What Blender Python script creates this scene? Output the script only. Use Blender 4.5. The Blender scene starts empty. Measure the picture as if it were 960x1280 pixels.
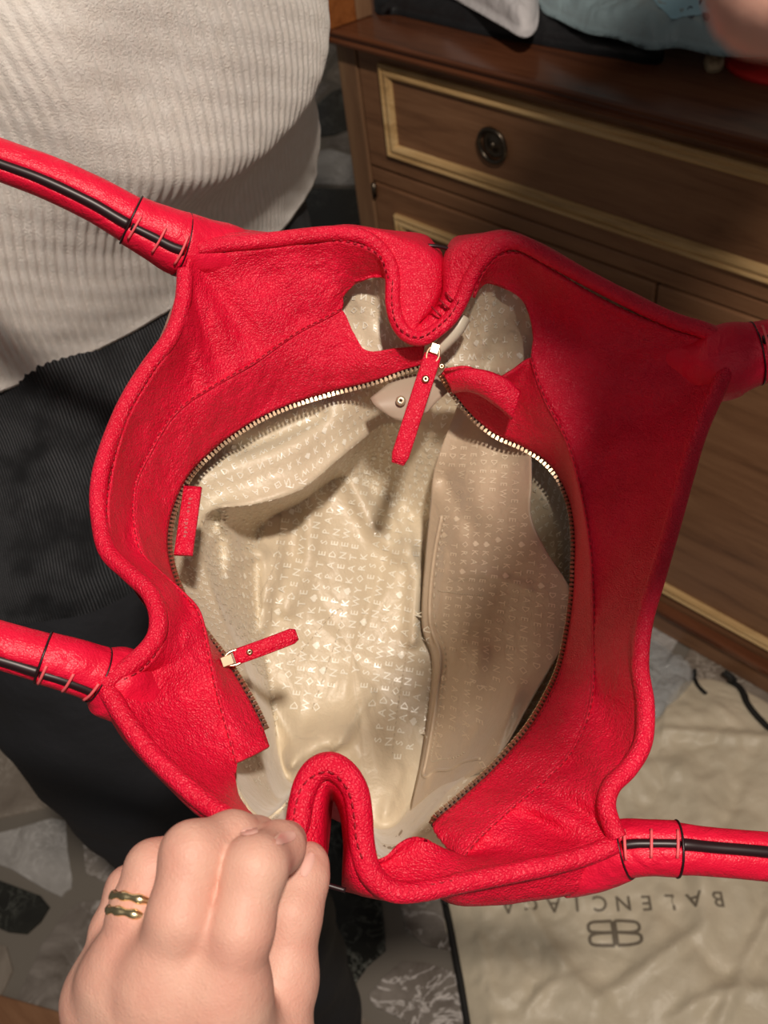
import bpy, bmesh, math, random
import numpy as np
from mathutils import Vector, noise
from mathutils.bvhtree import BVHTree

sc = bpy.context.scene
random.seed(7); rng = np.random.default_rng(7)
PI = math.pi

# ------------------------------------------------------------------ camera
F = 1250.0; HC = 1.45
_dn = np.array([190, -1227, -1250.0]); _dn /= np.linalg.norm(_dn)
_up = -_dn
_X = np.array([1682, -1014, 1250.0]); _X -= _X.dot(_dn) * _dn; _X /= np.linalg.norm(_X)
_Y = np.cross(_up, _X)
R = np.array([_X, _Y, _up]); CAM = np.array([0, 0, HC])
cd = bpy.data.cameras.new('camera'); cam = bpy.data.objects.new('camera', cd)
sc.collection.objects.link(cam); sc.camera = cam
from mathutils import Matrix
cam.matrix_world = Matrix(((*R[0], 0), (*R[1], 0), (*R[2], HC), (0, 0, 0, 1)))
cd.sensor_fit = 'VERTICAL'; cd.sensor_height = 36.0; cd.lens = 36.0 * F / 1280
cd.clip_start = 0.01; cd.clip_end = 50
cd.dof.use_dof = True; cd.dof.focus_distance = 0.42; cd.dof.aperture_fstop = 18.0

# ------------------------------------------------------------------ light and exposure
world = bpy.data.worlds.new('room_light'); sc.world = world; world.use_nodes = True
wb = world.node_tree.nodes['Background']
wb.inputs[0].default_value = (1.0, 0.93, 0.86, 1); wb.inputs[1].default_value = 0.07
ld = bpy.data.lights.new('ceiling_lamp', 'POINT'); ld.energy = 92; ld.shadow_soft_size = 0.045; ld.color = (1.0, 0.88, 0.76)
lamp = bpy.data.objects.new('ceiling_lamp', ld); sc.collection.objects.link(lamp); lamp.location = (0.40, -0.06, 2.43)
ld2 = bpy.data.lights.new('room_bounce', 'AREA'); ld2.energy = 2.5; ld2.size = 1.6; ld2.color = (1.0, 0.93, 0.86)
l2 = bpy.data.objects.new('room_bounce', ld2); sc.collection.objects.link(l2); l2.location = (0.9, -0.9, 2.3)
l2.rotation_euler = (Vector((-0.3, 0.3, 1.0)) - l2.location).to_track_quat('-Z', 'Y').to_euler()
sc.view_settings.view_transform = 'Standard'; sc.view_settings.look = 'None'
sc.view_settings.exposure = 0.12; sc.view_settings.gamma = 1.0; sc.view_settings.use_curve_mapping = False

# ------------------------------------------------------------------ helpers
def cam2w(v):
    v = np.asarray(v, float)
    return v @ R.T + CAM
def P(px, py, d):
    return cam2w(np.array([(px - 480) / F * d, (640 - py) / F * d, -d]))
def Pa(a):
    a = np.asarray(a, float)
    return cam2w(np.stack([(a[:, 0] - 480) / F * a[:, 2], (640 - a[:, 1]) / F * a[:, 2], -a[:, 2]], 1))
def on_z(px, py, z):
    r = R @ np.array([(px - 480) / F, (640 - py) / F, -1.0]); return CAM + r * ((z - HC) / r[2])
def proj(V):
    c = (np.atleast_2d(V) - CAM) @ R
    return np.stack([480 + F * c[:, 0] / -c[:, 2], 640 - F * c[:, 1] / -c[:, 2], -c[:, 2]], 1)
VIEW = R[:, 2]          # unit vector pointing back toward the viewer side
ORI = {}
def org(o): return ORI.get(o.name, np.zeros(3)) if o else np.zeros(3)
def props(o, label=None, cat=None, group=None, kind=None):
    for k, v in (('label', label), ('category', cat), ('group', group), ('kind', kind)):
        if v: o[k] = v
    return o
def empty(name, loc, label=None, cat=None, group=None):
    o = bpy.data.objects.new(name, None); sc.collection.objects.link(o); o.location = tuple(loc)
    o.empty_display_size = 0.02; ORI[o.name] = np.array(loc, float)
    return props(o, label, cat, group)
def mesh(name, V, Fc, mat, parent=None, smooth=True, uv=None, own=False, **kw):
    V = np.asarray(V, float)
    o0 = org(parent) if parent else (V.mean(0) if own else np.zeros(3))
    if own: o0 = np.array([V[:, 0].mean(), V[:, 1].mean(), V[:, 2].min()])
    me = bpy.data.meshes.new(name)
    me.from_pydata((V - o0).tolist(), [], [tuple(int(i) for i in f) for f in Fc])
    if uv is not None:
        l = me.uv_layers.new(name='UVMap')
        idx = np.empty(len(me.loops), np.int32); me.loops.foreach_get('vertex_index', idx)
        l.data.foreach_set('uv', np.asarray(uv, np.float32)[idx].ravel())
    if smooth: me.polygons.foreach_set('use_smooth', [True] * len(me.polygons))
    me.update()
    o = bpy.data.objects.new(name, me); sc.collection.objects.link(o)
    if mat: me.materials.append(mat)
    if parent is not None:
        o.parent = parent; ORI[o.name] = o0
    else:
        o.location = tuple(o0); ORI[o.name] = o0
    if parent is not None and parent.parent is not None: pass
    return props(o, **kw)
def cr(pts, n=None, per=6, closed=False):
    """Catmull-Rom through the rows of pts; n samples in all or per samples a span"""
    p = np.asarray(pts, float); m = len(p)
    spans = m if closed else m - 1
    if n is None: n = spans * per + (0 if closed else 1)
    t = np.linspace(0, spans, n, endpoint=not closed); i = np.minimum(t.astype(int), spans - 1); f = (t - i)[:, None]
    if closed: g = lambda k: p[k % m]
    else:
        q = np.vstack([2 * p[0] - p[1], p, 2 * p[-1] - p[-2]]); g = lambda k: q[np.clip(k + 1, 0, m + 1)]
    a, b, c, d = g(i - 1), g(i), g(i + 1), g(i + 2)
    return 0.5 * (2 * b + (c - a) * f + (2 * a - 5 * b + 4 * c - d) * f ** 2 + (3 * b - a - 3 * c + d) * f ** 3)
def grid_faces(nu, nv, cu=False, cv=False, base=0):
    F_ = []
    for i in range(nu if cu else nu - 1):
        for j in range(nv if cv else nv - 1):
            a = i * nv + j; b = ((i + 1) % nu) * nv + j
            c = ((i + 1) % nu) * nv + (j + 1) % nv; d = i * nv + (j + 1) % nv
            F_.append((a + base, b + base, c + base, d + base))
    return F_
class MB:
    def __init__(s): s.V = []; s.F = []
    def add(s, V, Fc):
        b = len(s.V); s.V += [tuple(v) for v in np.asarray(V, float)]; s.F += [tuple(i + b for i in f) for f in Fc]
    def build(s, name, mat, parent=None, **kw): return mesh(name, np.array(s.V), s.F, mat, parent, **kw)
def unit(v):
    v = np.asarray(v, float); return v / (np.linalg.norm(v, axis=-1, keepdims=True) + 1e-12)
def tube(C_, r, nseg=12, closed=False, caps=True, prof=None, ref=None, flat=1.0):
    """sweep along centres C_ with radius r; prof(phi array, i) scales the radius; phi=pi/2 faces the viewer"""
    C_ = np.asarray(C_, float); n = len(C_); r = np.broadcast_to(np.asarray(r, float), (n,))
    T = unit(np.roll(C_, -1, 0) - np.roll(C_, 1, 0)) if closed else unit(np.gradient(C_, axis=0))
    ref = VIEW if ref is None else np.asarray(ref, float)
    B = unit(np.cross(T, ref)); N = unit(np.cross(B, T))
    ph = np.linspace(0, 2 * PI, nseg, endpoint=False)
    V = []
    for i in range(n):
        s = prof(ph, i / (n - 1)) if prof else 1.0
        V.append(C_[i] + (np.cos(ph) * s * r[i])[:, None] * B[i] + (np.sin(ph) * s * r[i] * flat)[:, None] * N[i])
    V = np.concatenate(V); Fc = grid_faces(n, nseg, closed, True)
    if caps and not closed:
        b = len(V); V = np.vstack([V, C_[:1], C_[-1:]])
        for j in range(nseg):
            Fc.append((b, j, (j + 1) % nseg)); k = (n - 1) * nseg
            Fc.append((b + 1, k + (j + 1) % nseg, k + j))
    return V, Fc
def box(c, sx, sy, sz, M=None):
    v = np.array([[x, y, z] for x in (-.5, .5) for y in (-.5, .5) for z in (-.5, .5)]) * [sx, sy, sz]
    if M is not None: v = v @ np.asarray(M).T
    return v + c, [(0, 1, 3, 2), (4, 6, 7, 5), (0, 4, 5, 1), (2, 3, 7, 6), (0, 2, 6, 4), (1, 5, 7, 3)]
def solidify(o, t, off=-1):
    m = o.modifiers.new('thickness', 'SOLIDIFY'); m.thickness = t; m.offset = off
def bevel(o, w, s=2):
    m = o.modifiers.new('bevel', 'BEVEL'); m.width = w; m.segments = s; m.limit_method = 'ANGLE'
def nz(p, s, oct_=3):
    return noise.fractal(Vector(p) * s, 1.0, 2.0, oct_)
def bvh_of(o):
    me = o.data; L = ORI.get(o.name, np.zeros(3))
    return BVHTree.FromPolygons([tuple(np.array(v.co) + L) for v in me.vertices], [tuple(p.vertices) for p in me.polygons])

# ------------------------------------------------------------------ materials
def mat(name, col, rough=0.5, metal=0.0, **kw):
    m = bpy.data.materials.new(name); m.use_nodes = True
    b = m.node_tree.nodes['Principled BSDF']
    b.inputs['Base Color'].default_value = (*col, 1); b.inputs['Roughness'].default_value = rough; b.inputs['Metallic'].default_value = metal
    for k, v in kw.items(): b.inputs[k.replace('_', ' ')].default_value = v
    return m
def nd(m, t, **kw):
    n = m.node_tree.nodes.new(t)
    for k, v in kw.items():
        if k in n.inputs: n.inputs[k].default_value = v
        else: setattr(n, k, v)
    return n
def lk(m, a, b): m.node_tree.links.new(a, b)
def bsdf(m): return m.node_tree.nodes['Principled BSDF']
def add_bump(m, hs, dist=0.001, strength=1.0):
    """hs: list of (height socket, weight)"""
    acc = None
    for s, w in hs:
        mu = nd(m, 'ShaderNodeMath', operation='MULTIPLY'); lk(m, s, mu.inputs[0]); mu.inputs[1].default_value = w
        if acc is None: acc = mu.outputs[0]
        else:
            ad = nd(m, 'ShaderNodeMath', operation='ADD'); lk(m, acc, ad.inputs[0]); lk(m, mu.outputs[0], ad.inputs[1]); acc = ad.outputs[0]
    b = nd(m, 'ShaderNodeBump'); b.inputs['Distance'].default_value = dist; b.inputs['Strength'].default_value = strength
    lk(m, acc, b.inputs['Height']); lk(m, b.outputs[0], bsdf(m).inputs['Normal'])
def coords(m, scale=(1, 1, 1), out='Object', rot=(0, 0, 0)):
    tc = nd(m, 'ShaderNodeTexCoord'); mp = nd(m, 'ShaderNodeMapping'); mp.inputs['Scale'].default_value = scale; mp.inputs['Rotation'].default_value = rot
    lk(m, tc.outputs[out], mp.inputs[0]); return mp.outputs[0]
def tex_noise(m, co, scale, detail=4, rough=0.55, dist=0.0):
    n = nd(m, 'ShaderNodeTexNoise'); n.inputs['Scale'].default_value = scale; n.inputs['Detail'].default_value = detail
    n.inputs['Roughness'].default_value = rough; n.inputs['Distortion'].default_value = dist; lk(m, co, n.inputs['Vector']); return n.outputs['Fac']
def tex_voro(m, co, scale, feature='F1'):
    n = nd(m, 'ShaderNodeTexVoronoi'); n.feature = feature; n.inputs['Scale'].default_value = scale; lk(m, co, n.inputs['Vector']); return n.outputs['Distance']
def ramp(m, fac, stops):
    r = nd(m, 'ShaderNodeValToRGB'); e = r.color_ramp.elements
    while len(e) < len(stops): e.new(0.5)
    for k, (p, c) in enumerate(stops): e[k].position = p; e[k].color = (*c, 1) if len(c) == 3 else c
    lk(m, fac, r.inputs[0]); return r.outputs[0]
def colour(m, sock): lk(m, sock, bsdf(m).inputs['Base Color'])

def leather(name, col, dk, pebble=1.0):
    m = mat(name, col, 0.42); bsdf(m).inputs['Specular IOR Level'].default_value = 0.42
    co = coords(m); n1 = tex_noise(m, co, 60, 4); colour(m, ramp(m, n1, [(0.3, dk), (0.7, col)]))
    v = tex_voro(m, co, 780, 'DISTANCE_TO_EDGE'); vr = ramp(m, v, [(0.0, (0, 0, 0)), (0.25, (1, 1, 1))])
    n2 = tex_noise(m, co, 330, 5, 0.6, 0.6); n3 = tex_noise(m, co, 75, 3, 0.5, 1.2)
    v2 = nd(m, 'ShaderNodeTexVoronoi'); v2.feature = 'DISTANCE_TO_EDGE'; v2.inputs['Scale'].default_value = 330
    mxv = nd(m, 'ShaderNodeVectorMath', operation='ADD'); nv = nd(m, 'ShaderNodeTexNoise'); nv.inputs['Scale'].default_value = 90; lk(m, co, nv.inputs['Vector'])
    sv = nd(m, 'ShaderNodeVectorMath', operation='SCALE'); lk(m, nv.outputs['Color'], sv.inputs[0]); sv.inputs['Scale'].default_value = .006
    lk(m, co, mxv.inputs[0]); lk(m, sv.outputs[0], mxv.inputs[1]); lk(m, mxv.outputs[0], v2.inputs['Vector'])
    vr2 = ramp(m, v2.outputs['Distance'], [(0.0, (0, 0, 0)), (0.16, (1, 1, 1))])
    add_bump(m, [(vr, 0.25 * pebble), (vr2, 0.13 * pebble), (n2, 0.9 * pebble), (n3, 1.5)], 0.0010, 0.85)
    return m
RED = leather('red_pebbled_leather', (0.80, 0.006, 0.045), (0.70, 0.003, 0.032))
REDS = leather('red_smooth_leather', (0.82, 0.007, 0.048), (0.74, 0.004, 0.036), 0.35)
THREAD = mat('dark_red_thread', (0.32, 0.002, 0.014), 0.6)
THREADL = mat('light_red_thread', (0.85, 0.12, 0.14), 0.5)
EDGE = mat('black_edge_paint', (0.018, 0.005, 0.007), 0.4)
BRASS = mat('pale_brass', (0.55, 0.40, 0.24), 0.3, 1.0)
BRASSR = mat('zip_metal', (0.62, 0.44, 0.30), 0.35, 1.0)
GOLD = mat('gold', (0.95, 0.80, 0.48), 0.27, 1.0)
def fabric(name, col, dk):
    m = mat(name, col, 0.42); b = bsdf(m)
    b.inputs['Sheen Weight'].default_value = 0.25; b.inputs['Specular IOR Level'].default_value = 0.5
    co = coords(m); n = tex_noise(m, co, 16, 3); colour(m, ramp(m, n, [(0.3, dk), (0.7, col)]))
    n1 = tex_noise(m, co, 55, 3, 0.5, 0.5); n2 = tex_noise(m, co, 900, 2); n3 = tex_noise(m, co, 210, 3, 0.6, 1.0)
    add_bump(m, [(n1, 2.0), (n2, 0.12), (n3, 0.35)], 0.0014, 0.6)
    return m
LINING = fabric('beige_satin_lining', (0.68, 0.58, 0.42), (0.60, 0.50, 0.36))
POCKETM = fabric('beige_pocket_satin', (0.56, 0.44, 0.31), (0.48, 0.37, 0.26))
LETTER = mat('silvery_print', (0.90, 0.86, 0.74), 0.3); bsdf(LETTER).inputs['Specular IOR Level'].default_value = 0.8
LETTER_SHADE = mat('shaded_print', (0.78, 0.66, 0.50), 0.35)  # same print as LETTER, with the pocket's shade put into its colour
BEIGEL = mat('beige_leather', (0.42, 0.33, 0.25), 0.5)
SILKTHREAD = mat('beige_thread', (0.62, 0.53, 0.40), 0.5)

# ================================================================== FLOOR
def clip_poly(poly, a, b):           # keep points nearer to a than to b
    m = (a + b) / 2; n = b - a; out = []
    for i in range(len(poly)):
        p, q = poly[i], poly[(i + 1) % len(poly)]; dp = (p - m) @ n; dq = (q - m) @ n
        if dp <= 0: out.append(p)
        if (dp < 0) != (dq < 0) and dp != dq: out.append(p + (q - p) * dp / (dp - dq))
    return out
def marble(name, base, vein, dark, k):
    m = mat(name, base, 0.22)
    co = coords(m, out='Object'); n0 = tex_noise(m, co, 9 + k, 6, 0.62, 1.6)
    vn = tex_noise(m, co, 14 + 2 * k, 5, .6, 2.2); sb = nd(m, 'ShaderNodeMath', operation='SUBTRACT'); lk(m, vn, sb.inputs[0]); sb.inputs[1].default_value = .5
    ab = nd(m, 'ShaderNodeMath', operation='ABSOLUTE'); lk(m, sb.outputs[0], ab.inputs[0]); pn = tex_noise(m, co, 6, 2)
    iv = ramp(m, ab.outputs[0], [(0.0, (1, 1, 1)), (0.035, (0, 0, 0))]); pm = ramp(m, pn, [(.42, (0, 0, 0)), (.6, (1, 1, 1))])
    vm = nd(m, 'ShaderNodeMath', operation='MULTIPLY'); lk(m, iv, vm.inputs[0]); lk(m, pm, vm.inputs[1])
    c0 = ramp(m, n0, [(0.3, dark), (0.62, base)])
    vf = vm.outputs[0]
    mx = nd(m, 'ShaderNodeMix', data_type='RGBA'); lk(m, vf, mx.inputs[0]); lk(m, c0, mx.inputs[6]); mx.inputs[7].default_value = (*vein, 1)
    colour(m, mx.outputs[2]); return m
MAR = [marble('grey_marble', (0.30, 0.265, 0.235), (0.75, 0.70, 0.67), (0.15, 0.125, 0.105), 0),
       marble('brown_marble', (0.31, 0.265, 0.22), (0.62, 0.56, 0.49), (0.19, 0.155, 0.125), 3),
       marble('black_marble', (0.03, 0.03, 0.025), (0.22, 0.23, 0.20), (0.015, 0.015, 0.013), 5),
       marble('white_marble', (0.52, 0.50, 0.48), (0.7, 0.68, 0.66), (0.34, 0.32, 0.30), 2)]
GROUT = mat('cement_joint', (0.21, 0.185, 0.155), 0.8)
fb = MB(); fb.add(*box((-0.6, 0.6, -0.012), 5.4, 5.0, 0.016))
floor = fb.build('floor', GROUT, smooth=False, kind='structure')
seeds = []; kinds = []
for px, py, k in ((-15, 1118, 2), (22, 1068, 3), (160, 1020, 0), (120, 1215, 0), (20, 985, 1), (-60, 1190, 1), (447, 1168, 2), (520, 1240, 0), (540, 1150, 0), (240, 1330, 0), (470, 1330, 1), (425, 215, 3), (425, 140, 2), (408, 250, 2), (560, 1400, 0)):
    seeds.append(on_z(px, py, 0)[:2]); kinds.append(k)
for _ in range(3000):
    p = np.array([rng.uniform(-3.2, 1.3), rng.uniform(-1.6, 3.0)])
    if min(np.linalg.norm(p - s) for s in seeds) > 0.24: seeds.append(p); kinds.append(int(rng.choice([0, 0, 0, 1, 1, 2, 3])))
    if len(seeds) > 330: break
ntile = 0
for i, s in enumerate(seeds):
    poly = [s + np.array(d) for d in ((-.4, -.4), (.4, -.4), (.4, .4), (-.4, .4))]
    for j, t in enumerate(seeds):
        if j != i and np.linalg.norm(t - s) < 0.9: poly = clip_poly(poly, s, t)
    if len(poly) < 3 or ntile >= 295: continue
    poly = np.array(poly); c = poly.mean(0)
    # shrink for the joint and roughen the outline
    q = []
    for a in range(len(poly)):
        u, v = poly[a], poly[(a + 1) % len(poly)]
        if np.linalg.norm(u - v) < 0.015: continue
        for f in (0.12, 0.5, 0.88):
            p = u + (v - u) * f; dd = c - p; L = np.linalg.norm(dd); q.append(p + dd / L * min(0.011 + rng.uniform(0, 0.006), L * .3))
    q = np.array(q); n = len(q)
    V = [(*p, -0.006) for p in q] + [(*(p + (c - p) / np.linalg.norm(c - p) * 0.001), -0.0005) for p in q] + [(*(p + (c - p) / np.linalg.norm(c - p) * 0.004), 0.0) for p in q]
    Fc = [(a + r * n, (a + 1) % n + r * n, (a + 1) % n + (r + 1) * n, a + (r + 1) * n) for r in (0, 1) for a in range(n)] + [tuple(range(2 * n, 3 * n))]
    o = mesh('stone', V, Fc, MAR[kinds[i]], floor, smooth=False)
    ntile += 1

# ================================================================== DRESSER
def wood(name, c1, c2, c3, rough=0.35, axis=0, scale=1.0):
    m = mat(name, c1, rough)
    s = [6, 6, 6]; s[axis] = 0.5
    co = coords(m, tuple(v * scale for v in s)); n0 = tex_noise(m, co, 6, 6, 0.65, 0.8); n1 = tex_noise(m, co, 40, 3, 0.6)
    mx = nd(m, 'ShaderNodeMath', operation='MULTIPLY_ADD'); lk(m, n1, mx.inputs[0]); mx.inputs[1].default_value = 0.3; lk(m, n0, mx.inputs[2])
    colour(m, ramp(m, mx.outputs[0], [(0.42, c3), (0.62, c1), (0.85, c2)])); add_bump(m, [(n1, 0.3)], 0.0006, 0.5); return m
WOOD = wood('walnut', (0.26, 0.125, 0.062), (0.34, 0.175, 0.09), (0.15, 0.068, 0.034))
WOODV = wood('walnut_upright', (0.26, 0.14, 0.075), (0.32, 0.19, 0.10), (0.17, 0.09, 0.047), axis=2)
WOODT = wood('walnut_top', (0.15, 0.052, 0.024), (0.20, 0.075, 0.036), (0.08, 0.028, 0.014), 0.2)
MOULD = wood('gilt_moulding', (0.64, 0.41, 0.18), (0.82, 0.59, 0.30), (0.40, 0.24, 0.10), 0.3)
DARKM = mat('dark_gap', (0.01, 0.006, 0.004), 0.8)
IRON = mat('aged_metal', (0.16, 0.13, 0.10), 0.32, 1.0)
FY = 1.0294; XL, XR = -1.157, 0.0; ZT = 0.92
dr = empty('dresser', ((XL + XR) / 2, FY + 0.25, 0.0), 'dark walnut dresser with gold mouldings and one round ring pull', 'dresser')
def bpart(name, x0, x1, y0, y1, z0, z1, m, parent=dr, bv=0.003, **kw):
    b = MB(); b.add(*box(((x0 + x1) / 2, (y0 + y1) / 2, (z0 + z1) / 2), x1 - x0, y1 - y0, z1 - z0))
    o = b.build(name, m, parent, smooth=False, **kw)
    if bv: bevel(o, bv)
    return o
bpart('side_panel', XL, XL + .02, FY + .012, FY + .5, 0.03, .898, WOODV)
bpart('side_panel', XR - .02, XR, FY + .012, FY + .5, 0.03, .898, WOODV)
bpart('back_panel', XL + .02, XR - .02, FY + .49, FY + .5, 0.03, .898, WOODV, bv=0)
bpart('stile', XL, XL + .041, FY - .002, FY + .02, 0.03, .898, WOODV)
bpart('stile', XR - .041, XR, FY - .002, FY + .02, 0.03, .898, WOODV)
bpart('rail', XL + .041, XR - .041, FY + .002, FY + .02, .678, .703, WOOD)
bpart('rail', XL + .041, XR - .041, FY + .002, FY + .02, .03, .045, WOOD)
bpart('rail', XL + .041, XR - .041, FY + .002, FY + .02, .893, .9, WOOD)
# top slab with a moulded edge
tp = [(FY - .026, .899), (FY - .030, .902), (FY - .031, .906), (FY - .026, .909), (FY - .0255, .911), (FY - .03, .914), (FY - .031, .918), (FY - .026, .92), (FY + .52, .92), (FY + .52, .899)]
V = [(x, y, z) for x in (XL - .012, XR + .02) for y, z in tp]; n = len(tp)
mesh('top', V, [(i, (i + 1) % n, (i + 1) % n + n, i + n) for i in range(n)] + [tuple(range(n)), tuple(range(2 * n - 1, n - 1, -1))], WOODT, dr, smooth=False)
b = MB(); b.add(*box(((XL + XR) / 2, FY + .27, .03), XR - XL - .01, .5, .06)); o = b.build('plinth', WOOD, dr, smooth=False); 
bpart('plinth_moulding', XL - .012, XR + .012, FY - .022, FY - .001, .052, .066, WOODT)
bpart('plinth_front', XL - .008, XR + .008, FY - .014, FY - .001, .0, .052, WOOD)
def moulding(x0, x1, z0, z1, y, parent):
    w = 0.021
    prof = [(0, 0), (0, -.006), (.003, -.0085), (.006, -.0075), (.0075, -.005), (.010, -.0075), (.014, -.0085), (.018, -.006), (w, -.001), (w, 0)]   # (across, out)
    cs = [(x0, z0, 1, 1), (x1, z0, -1, 1), (x1, z1, -1, -1), (x0, z1, 1, -1)]
    for k in range(4):
        a, c = cs[k], cs[(k + 1) % 4]
        V = [(q[0] + q[2] * s, y + o_, q[1] + q[3] * s) for q in (a, c) for s, o_ in prof]; n = len(prof)
        mesh('moulding', V, [(i, i + 1, i + 1 + n, i + n) for i in range(n - 1)] + [tuple(range(n)), tuple(range(2 * n - 1, n - 1, -1))], MOULD, parent, smooth=False)
def pull(x, z, parent):
    a = np.linspace(0, 2 * PI, 36, endpoint=False)
    prof = [(.0, -.005), (.006, -.006), (.009, -.003), (.016, -.002), (.0185, -.004), (.020, -.002), (.0205, 0)]
    V = [(x + r * math.cos(t), FY + o_, z + r * math.sin(t)) for r, o_ in prof for t in a]
    pl = mesh('back_plate', V, grid_faces(len(prof), 36, False, True), IRON, parent)
    C_ = np.stack([x + .023 * np.cos(a), FY - .007 + 0 * a - .001 * np.sin(a), z - .001 + .024 * np.sin(a)], 1)
    V, Fc = tube(C_, .0034, 10, closed=True, ref=(0, 1, 0)); mesh('pull_ring', V, Fc, IRON, pl)
    b = MB(); b.add(*tube(np.array([(x, FY - .001, z), (x, FY - .007, z), (x, FY - .010, z)]), [.004, .005, .002], 12, ref=(0, 0, 1))); b.build('stud', IRON, pl)
dw = bpart('drawer_front', XL + .043, XR - .043, FY, FY + .018, .706, .891, WOOD); 
moulding(XL + .09, XR - .09, .735, .877, FY, dw); pull(-.856, .806, dw); pull(-.30, .806, dw)
XS = -.586
for x0, x1 in ((XL + .043, XS - .0015), (XS + .0015, XR - .043)):
    d = bpart('cupboard_door', x0, x1, FY, FY + .018, .047, .676, WOOD)
    moulding(x0 + .046, x1 - .046, .093, .635, FY, d)
hb = MB(); hb.add(*tube(np.array([(XL + .049, FY - .004, .655), (XL + .049, FY - .004, .678)]), .004, 10, ref=(0, 1, 0))); hb.build('hinge', IRON, dr)

# back wall
b = MB(); b.add(*box((-0.6, 2.85, 1.2), 5.4, .03, 2.4)); b.build('wall_back', mat('plaster', (0.5, 0.46, 0.40), 0.9), smooth=False, kind='structure')
# wooden board at the lower left
b = MB(); q0 = on_z(0, 1243, .015); q1 = on_z(125, 1278, .015); dv = unit(q1 - q0); nv = np.array([dv[1], -dv[0], 0])
if (proj(q0 + nv * .1)[0][1]) < 1243: nv = -nv
cc = (q0 + q1) / 2 + nv * .10; M_ = np.stack([dv, nv, [0, 0, 1]], 1)
b.add(*box(np.array([cc[0], cc[1], .008]), 1.2, .20, .014, M_)); o = b.build('trim_1', WOOD, smooth=False, kind='structure'); bevel(o, .003)

# ================================================================== crumpled things
def pillow(outline, z0, h, nr=26, npt=180, edge=0.5, amp=0.01, sc_=9, seed=0, jag=0.0, ridge=0):
    """closed soft shape over a plan outline (xy); returns V, F ; top crumpled, bottom flat"""
    O = cr([(*p, 0) for p in outline], n=npt, closed=True)[:, :2]; c = O.mean(0)
    V = []; ts = np.linspace(1, 0, nr) ** 0.8
    for k, t in enumerate(ts[:-1]):
        for j, p in enumerate(O):
            q = c + (p - c) * t; e = 1 - t ** 6
            f = abs(nz((q[0], q[1], seed), sc_, 4)) if ridge else nz((q[0], q[1], seed), sc_, 4)
            hh = h * e ** edge + amp * f * min(1, (1 - t) * 8)
            V.append((q[0], q[1], z0 + max(hh, 0.0006)))
    n = nr - 1; V.append((c[0], c[1], z0 + h)); Fc = grid_faces(n, npt, False, True)
    Fc += [((n - 1) * npt + j, (n - 1) * npt + (j + 1) % npt, len(V) - 1) for j in range(npt)]
    b = len(V); V += [(p[0], p[1], z0) for p in O]; Fc += [(j, b + j, b + (j + 1) % npt, (j + 1) % npt) for j in range(npt)]
    Fc.append(tuple(b + j for j in range(npt)))
    return np.array(V), Fc
def zo(pts, z): return [on_z(a, b_, z)[:2] for a, b_ in pts]
# --- dust bag on the floor
DUST = fabric('champagne_dust_bag_fabric', (0.80, 0.70, 0.53), (0.68, 0.60, 0.45)); bsdf(DUST).inputs['Sheen Weight'].default_value = 0.1
db = empty('dust_bag', (*on_z(780, 1080, 0)[:2], 0), 'crumpled champagne fabric dust bag lying on the stone floor', 'dust bag')
oc = zo([(558, 1128), (568, 1200), (585, 1290), (600, 1400), (800, 1480), (1000, 1400), (1090, 1200), (1060, 1000), (1010, 915), (960, 878), (905, 852), (862, 850), (838, 868), (822, 895), (780, 900), (740, 915), (690, 960), (620, 1050)], 0.004)
V, Fc = pillow(oc, 0.002, 0.020, 90, 300, amp=0.022, sc_=7, seed=3.3, ridge=1)
PXd = proj(V)
for pl, w, h in (([(640, 1100), (690, 1190), (745, 1255), (800, 1215), (865, 1170)], 9, .008), ([(900, 1280), (930, 1210), (960, 1150)], 10, .010), ([(870, 1060), (880, 1150), (860, 1280)], 14, .009),
                 ([(600, 1180), (620, 1280)], 12, .007), ([(830, 915), (960, 925)], 8, .008), ([(700, 1000), (760, 960), (850, 960)], 14, .008), ([(930, 960), (900, 1050)], 12, -.006), ([(660, 1260), (700, 1220)], 8, .006), ([(960, 1240), (900, 1240), (840, 1275)], 9, .007)):
    d_ = np.min([np.linalg.norm(PXd[:, :2] - (np.array(pl[k]) + np.clip(((PXd[:, :2] - pl[k]) @ np.subtract(pl[k + 1], pl[k])) / (np.subtract(pl[k + 1], pl[k]) @ np.subtract(pl[k + 1], pl[k])), 0, 1)[:, None] * np.subtract(pl[k + 1], pl[k])), axis=1) for k in range(len(pl) - 1)], axis=0)
    V[:, 2] += np.where(V[:, 2] > .004, h * np.exp(-(d_ / w) ** 2), 0)
V[:, 2] = np.maximum(V[:, 2], .002)
body = mesh('bag_body', V, Fc, DUST, db); bv_d = bvh_of(body)
def drop(x, y, bv, dz=0.0006):
    h = bv.ray_cast(Vector((x, y, 1)), Vector((0, 0, -1))); return (h[0].z if h[0] else 0.02) + dz
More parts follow.
